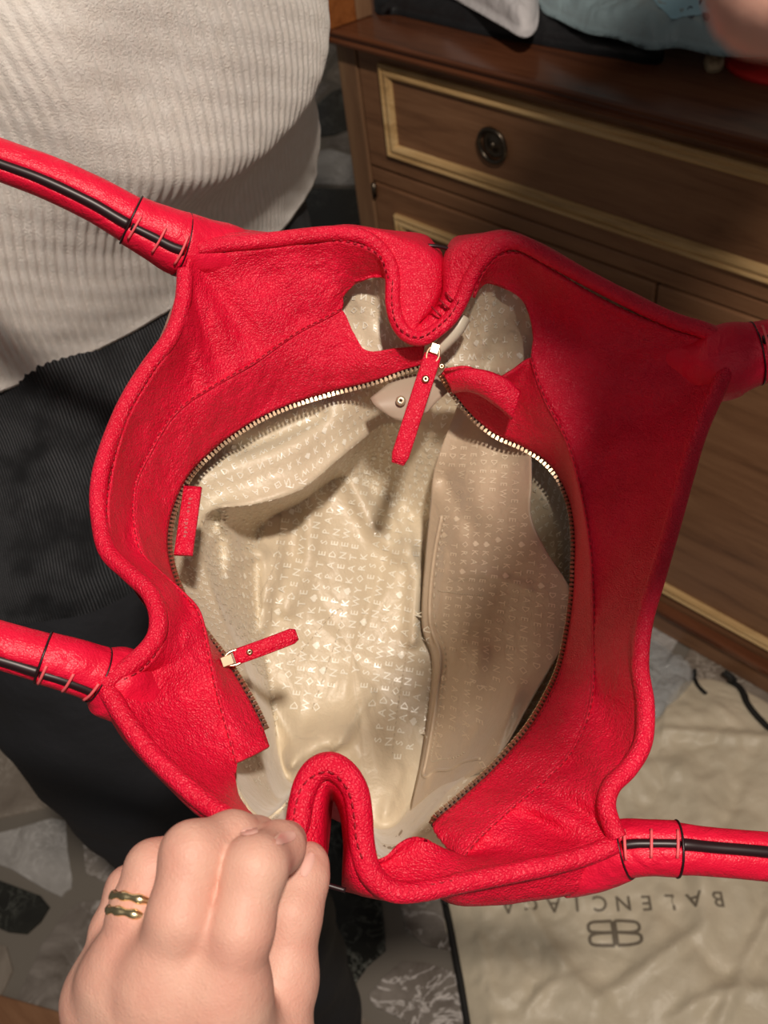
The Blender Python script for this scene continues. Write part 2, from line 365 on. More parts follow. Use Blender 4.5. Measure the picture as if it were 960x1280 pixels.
# folded crease lines and black drawstring
def cord(name, pts, r, m, parent, z=0.02, n=60, flat=1.0, bv=None, lift=0.0, **kw):
    w = cr([(*on_z(a, b_, z)[:2], 0) for a, b_ in pts], n=n)
    w[:, 2] = [drop(p[0], p[1], bv, r * .6 + lift) if bv else z + r for p in w]
    V, Fc = tube(w, r, 8, flat=flat, ref=(0, 0, 1)); return mesh(name, V, Fc, m, parent, **kw)
BLK = mat('black_cord', (0.012, 0.011, 0.01), 0.7)
cord('drawstring', [(905, 842), (925, 856), (935, 880), (950, 900), (975, 925)], .0055, BLK, db, bv=bv_d)
cord('drawstring', [(915, 845), (932, 862), (938, 885), (952, 905)], .0025, BLK, db, bv=bv_d)
cord('drawstring', [(868, 838), (872, 855), (882, 868)], .0035, BLK, db, bv=bv_d)
cord('edge_shadow', [(556, 1125), (566, 1175), (578, 1240), (588, 1300)], .005, BLK, db, bv=bv_d)  # black cord standing in for the shadow along the bag's left edge

# --- text helper
_tc = {}
def glyph(ch, res=3, bold=0.0):
    k = (ch, res, bold)
    if k in _tc: return _tc[k]
    cu = bpy.data.curves.new('g', 'FONT'); cu.body = ch; cu.resolution_u = res; cu.size = 1.0; cu.offset = bold
    ob = bpy.data.objects.new('g', cu); me = bpy.data.meshes.new_from_object(ob)
    V = np.array([v.co[:2] for v in me.vertices]) if len(me.vertices) else np.zeros((0, 2)); Fc = [tuple(p.vertices) for p in me.polygons]
    bpy.data.objects.remove(ob); bpy.data.meshes.remove(me); bpy.data.curves.remove(cu)
    if len(V): w = V[:, 0].max() - V[:, 0].min(); V = V - [(V[:, 0].max() + V[:, 0].min()) / 2, 0]
    else: w = 0.3
    _tc[k] = (V, Fc, w); return _tc[k]
def spade():
    if 'spade' in _tc: return _tc['spade']
    a = np.linspace(0, 2 * PI, 10, endpoint=False); V = []; Fc = []
    def poly(p):
        b = len(V); V.extend(p); Fc.append(tuple(range(b, b + len(p))))
    for cx, cy in ((-.17, .28), (.17, .28)): poly([(cx + .19 * math.cos(t), cy + .19 * math.sin(t)) for t in a])
    poly([(-.34, .36), (.34, .36), (0, .74)]); poly([(-.12, 0), (.12, 0), (.03, .3), (-.03, .3)])
    _tc['spade'] = (np.array(V), Fc, .7); return _tc['spade']
PRINT = mat('grey_print', (0.20, 0.165, 0.12), 0.6)
tb = MB()
t0 = on_z(911, 1129, .02)[:2]; t1 = on_z(621, 1135, .02)[:2]; du = unit(t1 - t0); L = np.linalg.norm(t1 - t0); dvv = np.array([-du[1], du[0]])
# letter tops point away from the brand-side edge (towards the emblem)
if (on_z(770, 1165, .02)[:2] - t0) @ dvv < 0: dvv = -dvv
word = 'BALENCIAGA'
def sub2(V, Fc):
    return V, Fc
for i, ch in enumerate(word):
    V, Fc, w = glyph(ch, 4, 0.012)
    mir = -1 if dvv[0] * -du[1] + dvv[1] * du[0] < 0 else 1
    for_v = [t0 + du * (L * (i + .5) / 10 + v[0] * .030 * mir * (1 if mir > 0 else 1)) + dvv * (v[1] * .030 - .011) for v in V]
    tb.add([(p[0], p[1], drop(p[0], p[1], bv_d, .0009)) for p in for_v], Fc)
e0 = on_z(768, 1168, .02)[:2]
def stroke(pts, w=.0022):
    pts = np.array(pts)
    V = []; 
    P2 = cr(np.c_[pts, np.zeros(len(pts))], per=5)[:, :2] if len(pts) > 2 else np.linspace(pts[0], pts[1], 14)
    T = unit(np.gradient(P2, axis=0)); N = np.stack([-T[:, 1], T[:, 0]], 1)
    for p, n_ in zip(P2, N):
        for s in (-1, 1):
            q = p + n_ * w * s; V.append(q)
    W = [e0 + du * q[0] + dvv * q[1] for q in V]
    tb.add([(p[0], p[1], drop(p[0], p[1], bv_d, .0009)) for p in W], grid_faces(len(P2), 2))
for s in (-1, 1):
    stroke([(s * .002, -.017), (s * .002, .017)])
    for y0_, y1_ in ((-.017, 0), (0, .017)):
        stroke([(s * .002, y0_), (s * .026, y0_ + .001), (s * .034, y0_ + .0045), (s * .034, y1_ - .0045), (s * .026, y1_ - .001), (s * .002, y1_)])
o = tb.build('printed_logo', PRINT, db, smooth=False, label='grey printed word with mirrored double B emblem')

# --- clear plastic bag behind the dust bag
PLAS = mat('clear_plastic', (0.72, 0.75, 0.76), 0.12); bsdf(PLAS).inputs['Alpha'].default_value = 0.42
add_bump(PLAS, [(tex_noise(PLAS, coords(PLAS), 26, 4, .6, 1.5), 1.0)], 0.01, 0.9)
V, Fc = pillow(zo([(790, 800), (812, 800), (850, 825), (868, 845), (850, 880), (820, 905), (760, 900), (740, 850)], .01), .003, .03, 40, 160, amp=.02, sc_=14, seed=8, ridge=1)
V[:, 2] += .0
mesh('plastic_bag', V, Fc, PLAS, own=True, label='crumpled clear plastic bag on the floor against the dresser base', cat='bag')

# --- things on the dresser top
BLACKF = mat('black_cloth', (0.012, 0.012, 0.014), 0.55); add_bump(BLACKF, [(tex_noise(BLACKF, coords(BLACKF), 20, 4), 1)], .006, .8)
V, Fc = pillow(zo([(468, 12), (500, 20), (560, 34), (610, 46), (680, 58), (760, 72), (830, 72), (780, -30), (640, -60), (490, -50)], .92), .9205, .03, 30, 140, amp=.012, sc_=12, seed=1)
mesh('black_cloth', V, Fc, BLACKF, own=True, label='black cloth lying on the dresser top under the white one', cat='cloth')
WHT = mat('white_cloth', (0.72, 0.69, 0.70), 0.8); add_bump(WHT, [(tex_noise(WHT, coords(WHT), 45, 4), 1)], .004, .8)
V, Fc = pillow(zo([(548, -18), (575, 0), (600, 14), (628, 30), (655, 44), (672, 30), (672, -10), (664, -38), (600, -60), (545, -50)], .955), .952, .035, 30, 140, amp=.02, sc_=16, seed=2, ridge=1)
mesh('white_cloth', V, Fc, WHT, own=True, label='crumpled white cloth on top of the black cloth on the dresser', cat='cloth')
BLU = mat('grey_blue_plastic', (0.30, 0.40, 0.43), 0.35); add_bump(BLU, [(tex_noise(BLU, coords(BLU), 18, 4, .6, .8), 1)], .008, .9)
pb = empty('printed_bag', (*on_z(820, 0, .95)[:2], .953), 'pale blue grey plastic bag with dark printed motifs on the dresser', 'bag')
V, Fc = pillow(zo([(676, 8), (700, 24), (735, 40), (770, 46), (810, 60), (850, 58), (900, 68), (965, 66), (1040, 50), (1060, 0), (900, -40), (760, -60), (675, -35)], .953), .951, .03, 36, 200, amp=.016, sc_=11, seed=4, ridge=1)
bb = mesh('bag_body', V, Fc, BLU, pb); bvb = bvh_of(bb)
MOT = mat('navy_print', (0.02, 0.03, 0.07), 0.5); SKYB = mat('sky_blue_print', (0.36, 0.62, 0.74), 0.4)
mb_ = MB(); ms = MB()
def blot(B, cx, cy, rx, ry, rot, z=.97, n=20, dz=.0012):
    c = on_z(cx, cy, z)[:2]; ex = on_z(cx + 10, cy, z)[:2] - c; ey = on_z(cx, cy + 10, z)[:2] - c
    V = [c]; 
    for rr in (.5, 1):
        for t in np.linspace(0, 2 * PI, n, endpoint=False):
            u, v = rr * rx * math.cos(t), rr * ry * math.sin(t); a, b_ = u * math.cos(rot) - v * math.sin(rot), u * math.sin(rot) + v * math.cos(rot)
            V.append(c + ex * a / 10 + ey * b_ / 10)
    Fc = [(0, 1 + j, 1 + (j + 1) % n) for j in range(n)] + [(1 + j, 1 + n + j, 1 + n + (j + 1) % n, 1 + (j + 1) % n) for j in range(n)]
    B.add([(p[0], p[1], drop(p[0], p[1], bvb, dz)) for p in V], Fc)
blot(ms, 858, 16, 46, 17, -.05, n=40, dz=.0008)
for a in ((862, 30, 4.5, 6.5, -.3), (882, 32, 4.5, 6, -.6), (876, 17, 2, 7, .5), (890, 17, 1.6, 5, .5), (866, 15, 1.5, 4, -.5)):
    mb_ = MB(); blot(mb_, *a); mb_.build('printed_motif', MOT, pb, smooth=False)
mb_ = MB()
for a in ((789, 8, 11, 1.5, -.6), (781, 3, 1.5, 9, -.4), (784, -2, 9, 1.5, -.5)): blot(mb_, *a)
ms.build('sky_blue_patch', SKYB, pb, label='sky blue printed patch'); mb_.build('printed_motif', MOT, pb, smooth=False, label='dark printed triangle outline', kind='stuff')
# red strap bow and beige crumb
REDW = mat('red_webbing', (0.72, 0.02, 0.015), 0.6); add_bump(REDW, [(tex_voro(REDW, coords(REDW), 500), 1)], .001, .8)
V, Fc = pillow(zo([(905, 70), (912, 84), (935, 96), (975, 104), (1020, 100), (1020, 70), (960, 62), (925, 64)], .925), .9205, .007, 16, 100, amp=.003, sc_=20, seed=5)
mesh('red_strap', V, Fc, REDW, own=True, label='red woven strap on the dresser edge beside the blue bag', cat='strap')
V, Fc = pillow(zo([(880, 72), (884, 85), (898, 86), (906, 78), (903, 68), (888, 66)], .925), .9205, .009, 10, 50, amp=.008, sc_=60, seed=6, ridge=1)
mesh('tape_scrap', V, Fc, mat('beige_tape', (0.50, 0.38, 0.24), .5), own=True, label='small crumpled beige scrap of tape on the dresser top', cat='scrap')
# orange wooden box over the left corner of the dresser
OW = wood('orange_wood', (0.27, 0.085, 0.022), (0.38, 0.13, 0.035), (0.16, 0.045, 0.014), .25)
wbx = empty('wooden_box', (-1.18, FY + .03, .9205), 'orange brown wooden box standing over the left dresser corner', 'box')
a0 = on_z(401, 41, .9215)[:2]; a1 = on_z(466, 18, .9215)[:2]; u = unit(a1 - a0); w_ = np.array([-u[1], u[0]]); 
if w_[0] > 0: w_ = -w_
M_ = np.array([[u[0], w_[0], 0], [u[1], w_[1], 0], [0, 0, 1.0]])
L0_ = np.linalg.norm(a1 - a0)
def obox(name, s0, s1, t0_, t1_, z0, z1, m, parent):
    c = a0 + u * (s0 + s1) / 2 + w_ * (t0_ + t1_) / 2
    b = MB(); b.add(*box(np.array([c[0], c[1], (z0 + z1) / 2]), s1 - s0, t1_ - t0_, z1 - z0, M_)); o = b.build(name, m, parent, smooth=False); bevel(o, .002); return o
obox('box_body', 0, L0_ * .7, 0, .2, .9205, 1.02, OW, wbx); obox('lid', -.004, L0_ * .7 + .003, -.004, .204, 1.021, 1.035, OW, wbx)
obox('corner_post', L0_ * .7, L0_, 0, .05, .9205, 1.0, WOODV, wbx)

# ================================================================== PERSON IN THE SWEATER
pc = np.array([-0.705, 0.33])
person = empty('person', (pc[0], pc[1], 0), 'person in white ribbed sweater and black trousers standing behind bag', 'person')
SW = mat('cream_wool', (0.62, 0.575, 0.52), 0.9); bsdf(SW).inputs['Sheen Weight'].default_value = 0.35
co = coords(SW); n_a = tex_noise(SW, co, 640, 5, .7); n_b = tex_noise(SW, co, 95, 3)
uvc = coords(SW, (1, 1, 1), 'UV'); vv = tex_voro(SW, coords(SW, (140, 170, 1), 'UV'), 1.0)
colour(SW, ramp(SW, n_b, [(.3, (.82, .765, .70)), (.7, (.90, .86, .81))])); add_bump(SW, [(n_a, 1.0), (n_b, .12), (vv, .04)], .0017, .8)
def hem_section(z, a, b, th, rib=0.0, nrib=200, ex=0.0):
    pass
NT, NZ = 1800, 210
th = np.linspace(0, 2 * PI, NT, endpoint=False) + PI; zs = np.linspace(1.03, 1.50, NZ)
TH, Z = np.meshgrid(th, zs)
t = (Z - 1.03) / .47
a = .118 + .012 * np.sin(t * PI * .9) + .02 * t; bb_ = .243 - .010 * np.sin(t * PI) ; 
X_ = pc[0] + a * np.cos(TH); Y_ = pc[1] + bb_ * np.sin(TH)
nx, ny = np.cos(TH) / a, np.sin(TH) / bb_; nl = np.hypot(nx, ny); nx /= nl; ny /= nl
V = np.stack([X_, Y_, Z], -1).reshape(-1, 3); pr = proj(V)
# big soft fold of the sweater, lower edge turning in, and the hem pulling in
rho = np.sqrt(((pr[:, 0] - 170) / 195) ** 2 + ((pr[:, 1] - 30) / 205) ** 2); wd = 7 + 11 * np.clip((pr[:, 0] - 120) / 200, 0, 1)
bl = 1 / (1 + np.exp(np.clip((rho - 1) * wd, -30, 30)))
bl2 = np.exp(-(((pr[:, 0] - 60) / 260) ** 2 + ((pr[:, 1] - 250) / 90) ** 2))
off = .050 * bl.reshape(Z.shape) * (np.cos(TH) > -.2) + .012 * bl2.reshape(Z.shape) * (np.cos(TH) > 0)
off -= .012 * np.exp(-((Z - 1.03) / .035) ** 2)
ph = (TH / (2 * PI) * 230 + .8 * np.sin(Z * 30)) * 2 * PI
off = off + (.0008 + .0003 * np.clip(np.sin(TH * 3 + Z * 9), -1, 1)) * np.clip((Z - 1.028) / .035, .12, 1) * np.sin(ph) + .0012 * np.sin(TH * 9 + Z * 40) + .0008*np.sin(Z*300+TH*40)*.3
rw = np.array([nz((x, y, z), 9, 2) for x, y, z in V[::12]]); rw = np.repeat(rw, 12)[:len(V)].reshape(Z.shape)
off = off + .004 * rw
X_ = X_ + nx * off; Y_ = Y_ + ny * off
V = np.stack([X_, Y_, Z], -1).reshape(-1, 3); uv = np.stack([TH / (2 * PI) - .5, (Z - 1.03) / 1.2], -1).reshape(-1, 2)
# turned-under hem
inn = V[:NT].copy(); inn[:, :2] = pc + (inn[:, :2] - pc) * .94; inn[:, 2] += .012
V2 = np.vstack([inn, V]); uv2 = np.vstack([uv[:NT], uv]); 
Fc = grid_faces(NZ + 1, NT, False, True)
mesh('sweater', V2, Fc, SW, person, uv=uv2)
# trousers
TR_ = mat('black_ribbed_jersey', (0.014, 0.015, 0.019), 0.75)
co = coords(TR_, (1, 1, 1), 'UV'); wv = nd(TR_, 'ShaderNodeTexWave'); wv.wave_type = 'BANDS'; wv.bands_direction = 'X'; wv.inputs['Scale'].default_value = 26; wv.inputs['Distortion'].default_value = .8; wv.inputs['Detail'].default_value = 1
lk(TR_, co, wv.inputs['Vector']); nn = tex_noise(TR_, coords(TR_), 28, 3)
mulr = nd(TR_, 'ShaderNodeMath', operation='MULTIPLY'); lk(TR_, wv.outputs['Fac'], mulr.inputs[0]); lk(TR_, nn, mulr.inputs[1])
colour(TR_, ramp(TR_, mulr.outputs[0], [(.28, (.010, .011, .014)), (.52, (.11, .115, .125))])); add_bump(TR_, [(wv.outputs['Fac'], 1), (nn, 1.5)], .003, .8)
TRP = mat('black_plain_jersey', (0.011, 0.012, 0.016), 0.8); add_bump(TRP, [(tex_noise(TRP, coords(TRP), 30, 4), 1)], .004, .8)
def legsec(c, a, b, z, n=96):
    t = np.linspace(0, 2 * PI, n, endpoint=False); return np.stack([c[0] + a * np.cos(t), c[1] + b * np.sin(t), np.full(n, z)], 1)
rows = []; keyz = [(1.06, .105, .205, -.705, .33), (1.0, .108, .21, -.70, .33), (.93, .115, .215, -.685, .32), (.86, .115, .225, -.665, .305), (.78, .105, .225, -.645, .30), (.68, .09, .20, -.635, .30)]
K = cr(np.array(keyz), n=40)
for z, a, b, cx, cy in K:
    s = legsec((cx, cy), a, b, z, 240)
    for p in s:
        d = .006 * nz(p, 14, 2); v = unit(p - [cx, cy, z]); p += v * d
    rows.append(s)
V = np.concatenate(rows); UVt = np.array([(j / 240 * 6, i / 39) for i in range(40) for j in range(240)])
mesh('trouser_top', V, grid_faces(40, 240, False, True), TR_, person, uv=UVt, label='ribbed upper part of the black trousers')
for nm, ks in (('trouser_leg', [(.86, .11, .12, -.655, .21), (.7, .105, .115, -.62, .17), (.5, .09, .095, -.555, .165), (.3, .08, .082, -.515, .16), (.1, .072, .072, -.49, .15), (.06, .07, .07, -.49, .15)]),
               ('trouser_leg', [(.86, .095, .105, -.65, .41), (.7, .085, .09, -.655, .43), (.5, .07, .072, -.67, .44), (.3, .06, .062, -.67, .44), (.1, .058, .06, -.67, .44), (.06, .055, .058, -.67, .44)])):
    K = cr(np.array(ks), n=60); rows = []
    for z, a, b, cx, cy in K:
        s = legsec((cx, cy), a, b, z)
        for p in s: p += unit(p - [cx, cy, z]) * .007 * nz((p[0], p[1], p[2] * 1.6), 12, 2)
        rows.append(s)
    mesh(nm, np.concatenate(rows), grid_faces(60, 96, False, True), TRP, person)
SHOE = mat('black_shoe', (0.015, 0.015, 0.015), .4)
for cx, cy in ((-.50, .15), (-.67, .44)):
    rows = []
    for k, (dx, w, h) in enumerate([(-.085, .005, .03), (-.08, .026, .05), (-.05, .036, .075), (0, .038, .085), (.05, .04, .06), (.1, .045, .045), (.14, .04, .035), (.165, .02, .02), (.17, .004, .01)]):
        t = np.linspace(0, 2 * PI, 24, endpoint=False); rows.append(np.stack([np.full(24, cx + dx), cy + w * np.cos(t), .002 + h / 2 + h / 2 * np.sign(np.sin(t)) * np.abs(np.sin(t)) ** .6], 1))
    mesh('shoe', np.concatenate(rows), grid_faces(9, 24, False, True), SHOE, person)

# ================================================================== HANDBAG
bag = empty('handbag', P(440, 800, .58), 'open red pebbled leather handbag with beige printed lining, held open', 'handbag')
def wrinkle(V, amp=.0006, s=140, big=.0012):
    V = np.asarray(V, float).copy()
    for i, p in enumerate(V):
        f = nz((p[0] + p[1] * .3, p[1], p[2]), s * .28, 2); g = abs(nz(p, s, 3))
        V[i] += VIEW * (big * f - amp * g)
    return V
# ---- stations: rim stitch line (Rm) and mid seam (Sm), left side from the top fold round to the hand
LR = [(486,350,.485),(476,322,.480),(455,308,.478),(425,301,.478),(400,302,.478),(370,305,.476),(330,309,.472),(290,314,.468),(255,318,.464),(236,322,.460),(232,350,.456),(233,385,.452),(222,420,.450),(190,468,.444),(160,520,.438),(142,580,.430),(134,640,.420),(142,690,.412),(172,722,.405),(195,750,.398),(204,785,.392),(198,812,.386),(175,838,.380),(140,856,.376),(150,890,.372),(172,922,.368),(200,955,.363),(235,990,.356),(270,1012,.350),(300,1026,.346),(325,1038,.342)]
LS = [(484,345,.490),(462,346,.495),(440,358,.500),(428,372,.500),(426,387,.500),(400,401,.497),(375,414,.494),(345,434,.490),(320,452,.486),(296,466,.482),(275,478,.478),(255,490,.474),(236,502,.470),(212,525,.464),(188,565,.458),(170,605,.450),(168,650,.440),(178,692,.432),(200,715,.425),(225,738,.420),(246,760,.415),(255,785,.412),(261,815,.408),(266,840,.404),(273,870,.400),(281,900,.396),(289,928,.392),(296,953,.388),(294,978,.380),(298,1000,.372),(312,1022,.358)]
LI = [(527,455,.505),(500,463,.508),(470,474,.510),(445,481,.512),(420,487,.513),(395,494,.512),(370,502,.510),(342,513,.506),(318,525,.502),(297,538,.498),(278,551,.494),(262,565,.490),(246,580,.486),(232,598,.480),(220,622,.474),(211,650,.467),(208,680,.460),(212,708,.453),(221,735,.446),(233,760,.440),(247,783,.434),(262,803,.430),(277,822,.426),(291,843,.421),(305,866,.416),(318,890,.411),(328,912,.406),(336,934,.400)]
LS2 = [(531,431,.500),(495,436,.500),(458,438,.502),(442,416,.502)] + LS[4:28]
RR = [(592,372,.485),(602,343,.480),(622,320,.475),(650,317,.472),(690,338,.468),(730,362,.464),(780,388,.460),(840,412,.456),(885,426,.452),(912,440,.448),(905,468,.444),(885,505,.440),(868,545,.436),(850,605,.430),(832,670,.424),(812,735,.416),(797,790,.408),(792,840,.402),(800,890,.396),(793,935,.390),(770,965,.385),(752,990,.380),(755,1020,.376),(765,1045,.372),(735,1060,.370),(700,1070,.367),(660,1079,.364),(620,1087,.361),(580,1096,.358),(545,1103,.355),(515,1107,.353),(490,1107,.352),(468,1098,.352)]
RS = [(600,356,.490),(612,353,.490),(635,362,.490),(652,374,.490),(663,396,.488),(667,422,.486),(664,448,.484),(672,475,.480),(684,505,.476),(698,530,.472),(708,550,.468),(716,575,.464),(724,605,.458),(732,645,.450),(738,690,.443),(741,740,.436),(742,790,.430),(742,840,.424),(737,885,.418),(722,925,.412),(705,950,.406),(685,970,.402),(665,988,.397),(645,1004,.392),(625,1022,.388),(600,1045,.382),(578,1071,.376),(556,1073,.372),(538,1054,.368),(518,1048,.364),(500,1056,.360),(484,1072,.358),(463,1080,.356)]
RS2 = [(556,462,.495),(585,459,.490),(618,473,.488),(640,463,.486)] + RS[6:26] + [(576,1070,.378)]
RI = [(553,466,.497),(566,487,.500),(582,508,.500),(600,527,.500),(622,543,.498),(645,553,.495),(663,562,.492),(682,575,.489),(697,592,.486),(708,612,.482),(716,636,.476),(720,668,.470),(720,702,.464),(718,745,.456),(712,790,.448),(702,835,.440),(684,875,.432),(663,910,.426),(640,938,.420),(615,965,.414),(590,988,.408),(567,1008,.403),(548,1024,.399),(542,1036,.394),(560,1060,.386)]
bump_ = lambda L_, k: [(x, y, d + k * math.exp(-((y - 690) / 190) ** 4) * (1 if x > 560 else 0)) for x, y, d in L_]
RS = bump_(RS, .016); RS2 = bump_(RS2, .016); RI = bump_(RI, .024)
n_ = min(len(RS2), len(RI)); RS2, RI = RS2[:n_], RI[:n_]
def strip(A, B, per=10, nv=26, bulge=.0, bpos=.5, crease=0.0, seed=0, cusp=()):
    A_ = Pa(cr(A, per=per)); B_ = Pa(cr(B, per=per)); nu = len(A_); V = []; 
    for i in range(nu):
        for j in range(nv):
            t = j / (nv - 1); p = A_[i] * (1 - t) + B_[i] * t
            env = math.sin(PI * t) ** .7 if 0 < t < 1 else 0
            h = bulge * env * VIEW
            f = nz((p[0] * 1.0, p[1], p[2] + seed), 26, 2); g = nz((p[0], p[1], p[2] + seed), 95, 3)
            h = h + VIEW * (env * (.0042 * f) - (.25 + .75 * env) * .0016 * abs(g) * crease)
            for (ci, amp, fr) in cusp:   # gathers fanning from a handle base
                w = math.exp(-((i / per - ci) / 4.0) ** 2) * env
                h = h + VIEW * w * amp * math.sin((i / per - ci) * fr + 3 * t)
            V.append(p + h)
    return np.array(V), grid_faces(nu, nv)
pts = []
def thick(o, t): solidify(o, t, 0); return o
V, Fc = strip(LR, LS, bulge=-.003, crease=1.0, seed=1, cusp=((9, .0022, 3.2), (23, .0016, 3.0), (18.5, .003, 1.6)))
oLo = thick(mesh('facing_panel', V, Fc, RED, bag), .0014)
V, Fc = strip(LS2, LI, bulge=.0012, nv=16, crease=.9, seed=2)
oLi = thick(mesh('zip_panel', V, Fc, RED, bag), .0014)
V, Fc = strip(RR, RS, bulge=-.004, crease=.6, seed=3, cusp=((9, .0015, 2.6), (23, .003, 3.4), (19.5, .003, 2.2)))
oRo = thick(mesh('facing_panel', V, Fc, RED, bag), .0014)
V, Fc = strip(RS2, RI, bulge=.0012, nv=16, crease=.7, seed=4)
oRi = thick(mesh('zip_panel', V, Fc, RED, bag), .0014)
# seams and stitching
def seam(line, r=.0007, per=8, off=.0006, name='seam_cord'):
    C_ = Pa(cr(line, per=per)) + VIEW * off; V, Fc = tube(C_, r, 8); return mesh(name, V, Fc, RED, bag)
seam(LS[4:28], .0009); seam(RS[6:27], .0009)
stm = MB()
def stitches(line, step=.0035, ln=.0022, r=.00035, off=.0012, M=stm, nearest=None):
    C_ = Pa(cr(line, per=14)); C_ = C_ + VIEW * off
    s = np.r_[0, np.cumsum(np.linalg.norm(np.diff(C_, axis=0), axis=1))]; k = 0.0
    while k + ln < s[-1]:
        a = np.array([np.interp([k, k + ln], s, C_[:, q]) for q in range(3)]).T
        m_ = a.mean(0) + VIEW * r; M.add(*tube(np.array([a[0], m_, a[1]]), [r * .6, r, r * .6], 5, caps=True)); k += step
# ---- rim roll
T_top = [(246,311,.463),(275,306,.466),(300,304,.469),(340,300,.473),(380,295,.476),(425,292,.479),(455,297,.482),(476,312,.484),(487,330,.485),(491,350,.486),(491,378,.486),(497,403,.486),(510,419,.486),(528,423,.486),(547,412,.486),(564,396,.486),(578,372,.484),(589,346,.481),(604,324,.477),(625,307,.474),(650,304,.471),(690,324,.467),(740,351,.463),(790,377,.459),(840,400,.455),(880,413,.451),(908,430,.448)]
B_top = [(248,302,.468),(278,292,.471),(302,290,.474),(340,292,.478),(380,289,.481),(432,282,.484),(470,286,.487),(512,299,.489),(534,311,.490),(549,328,.491),(552,358,.492),(541,386,.492),(528,400,.493),(525,402,.494),(527,400,.493),(541,388,.492),(553,368,.490),(555,330,.488),(572,304,.484),(603,292,.480),(636,289,.477),(682,308,.473),(740,340,.469),(792,366,.465),(842,391,.461),(884,406,.457),(912,424,.452)]
T_left = [(231,338,.457),(230,360,.455),(227,382,.453),(214,420,.450),(182,464,.445),(154,512,.439),(133,566,.431),(124,605,.426),(124,645,.420),(134,688,.412),(162,717,.405),(187,741,.399),(198,770,.393),(194,798,.388),(172,824,.382),(140,848,.377),(128,858,.375)]
T_bot = [(134,862,.376),(158,902,.371),(186,938,.366),(218,970,.360),(252,1000,.354),(285,1021,.349),(312,1033,.345),(338,1042,.341),(358,1046,.343),(371,1032,.347),(376,1005,.351),(383,980,.354),(396,962,.355),(414,957,.355),(432,968,.355),(445,990,.354),(450,1020,.353),(452,1050,.352),(458,1080,.351),(472,1102,.351),(495,1114,.352),(530,1113,.355),(570,1105,.358),(620,1095,.361),(660,1087,.364),(700,1078,.367),(740,1067,.370),(768,1055,.372)]
B_bot = [(128,872,.380),(150,914,.376),(178,950,.371),(210,984,.365),(243,1016,.360),(277,1038,.355),(304,1052,.350),(335,1068,.348),(366,1092,.350),(390,1094,.353),(404,1070,.356),(406,1030,.359),(408,998,.361),(413,988,.362),(420,992,.361),(428,1008,.360),(432,1032,.359),(434,1058,.358),(432,1092,.357),(447,1116,.357),(492,1128,.357),(534,1124,.360),(574,1116,.364),(624,1106,.367),(664,1098,.370),(704,1090,.374),(744,1078,.378),(772,1066,.380)]
T_right = [(912,448,.446),(896,490,.441),(876,535,.436),(858,592,.430),(841,655,.424),(823,715,.416),(806,775,.409),(800,830,.402),(807,882,.396),(804,928,.390),(786,960,.385),(765,982,.381),(758,1005,.377),(764,1030,.373),(772,1048,.371)]
rolls = ((T_top, .0037), (T_left, .0037), (T_bot, .0037), (T_right, .0036))
for T_, r in rolls:
    C_ = Pa(cr(T_, per=10)); rr = np.full(len(C_), r); 
    if T_ is T_bot:
        q = cr(T_, per=10); rr = r + .0012 * np.exp(-((q[:, 0] - 415) / 60) ** 2)
    pf = lambda ph, s: 1.0 + 0 * ph
    V, Fc = tube(C_, rr, 20, flat=1.0); V = np.array([v + unit(v - 0) * 0 for v in V])
    V = np.array([v + VIEW * (.0006 * nz(v, 45, 2)) for v in V])
    mesh('rim_roll', V, Fc, RED, bag)
stitches(LR[:10], off=.0012); stitches(LR[10:24]); stitches(LR[23:29]); stitches(RR[:10]); stitches(RR[9:24]); stitches(RR[23:])
stitches([(491,350,.482),(490,378,.4815),(495,403,.4815),(508,417,.4815),(527,421,.4815),(546,409,.4815),(563,393,.4815),(577,370,.480)], off=0)
stitches([(366,1030,.343),(370,1005,.347),(378,982,.3495),(394,968,.3495),(412,964,.3495),(427,975,.3495),(438,994,.349),(443,1020,.3485),(446,1050,.3475),(455,1078,.347)], off=.0005)
stitches(LI[3:], off=.0022, step=.003, ln=.0018, r=.00028); stitches(RI[3:], off=.0022, step=.003, ln=.0018, r=.00028)
stitches(LS[4:28], off=.0017, r=.0003); stitches(RS[6:27], off=.0017, r=.0003)
stm.build('stitching', THREAD, bag, kind='stuff', label='dark red thread stitching')
# ---- outer body
CEN = np.array([440, 800, .56])
def ring_closed(parts): return np.vstack([np.array(p, float) for p in parts])
B_left = [(x - 5 if y < 720 else x - 4, y, d + .005) for x, y, d in T_left]
B_right = [(x + 4, y, d + .005) for x, y, d in T_right]
Tn = ring_closed([T_top, T_right[1:-1], T_bot[::-1], T_left[::-1][1:-1]]); Bn = ring_closed([B_top, B_right[1:-1], B_bot[::-1], B_left[::-1][1:-1]])
Cn = []
for k, (x, y, d) in enumerate(Bn):
    dip_top = 480 < x < 600 and 280 < y < 410; dip_bot = 385 < x < 436 and 985 < y < 1100
    if 560 < x < 770 and y > 1060:
        Cn.append((x - 4, {True: min(1131, y + 26), False: 0}[True], d + .018))
    elif dip_top: Cn.append((x * .6 + 552 * .4, y * .9 + 345 * .1, d + .045))
    elif dip_bot: Cn.append((x * .7 + 419 * .3, y + 12, d + .045))
    else: Cn.append((x + (440 - x) * .03, y + (790 - y) * .03, d + .035))
Cn = np.array(Cn)
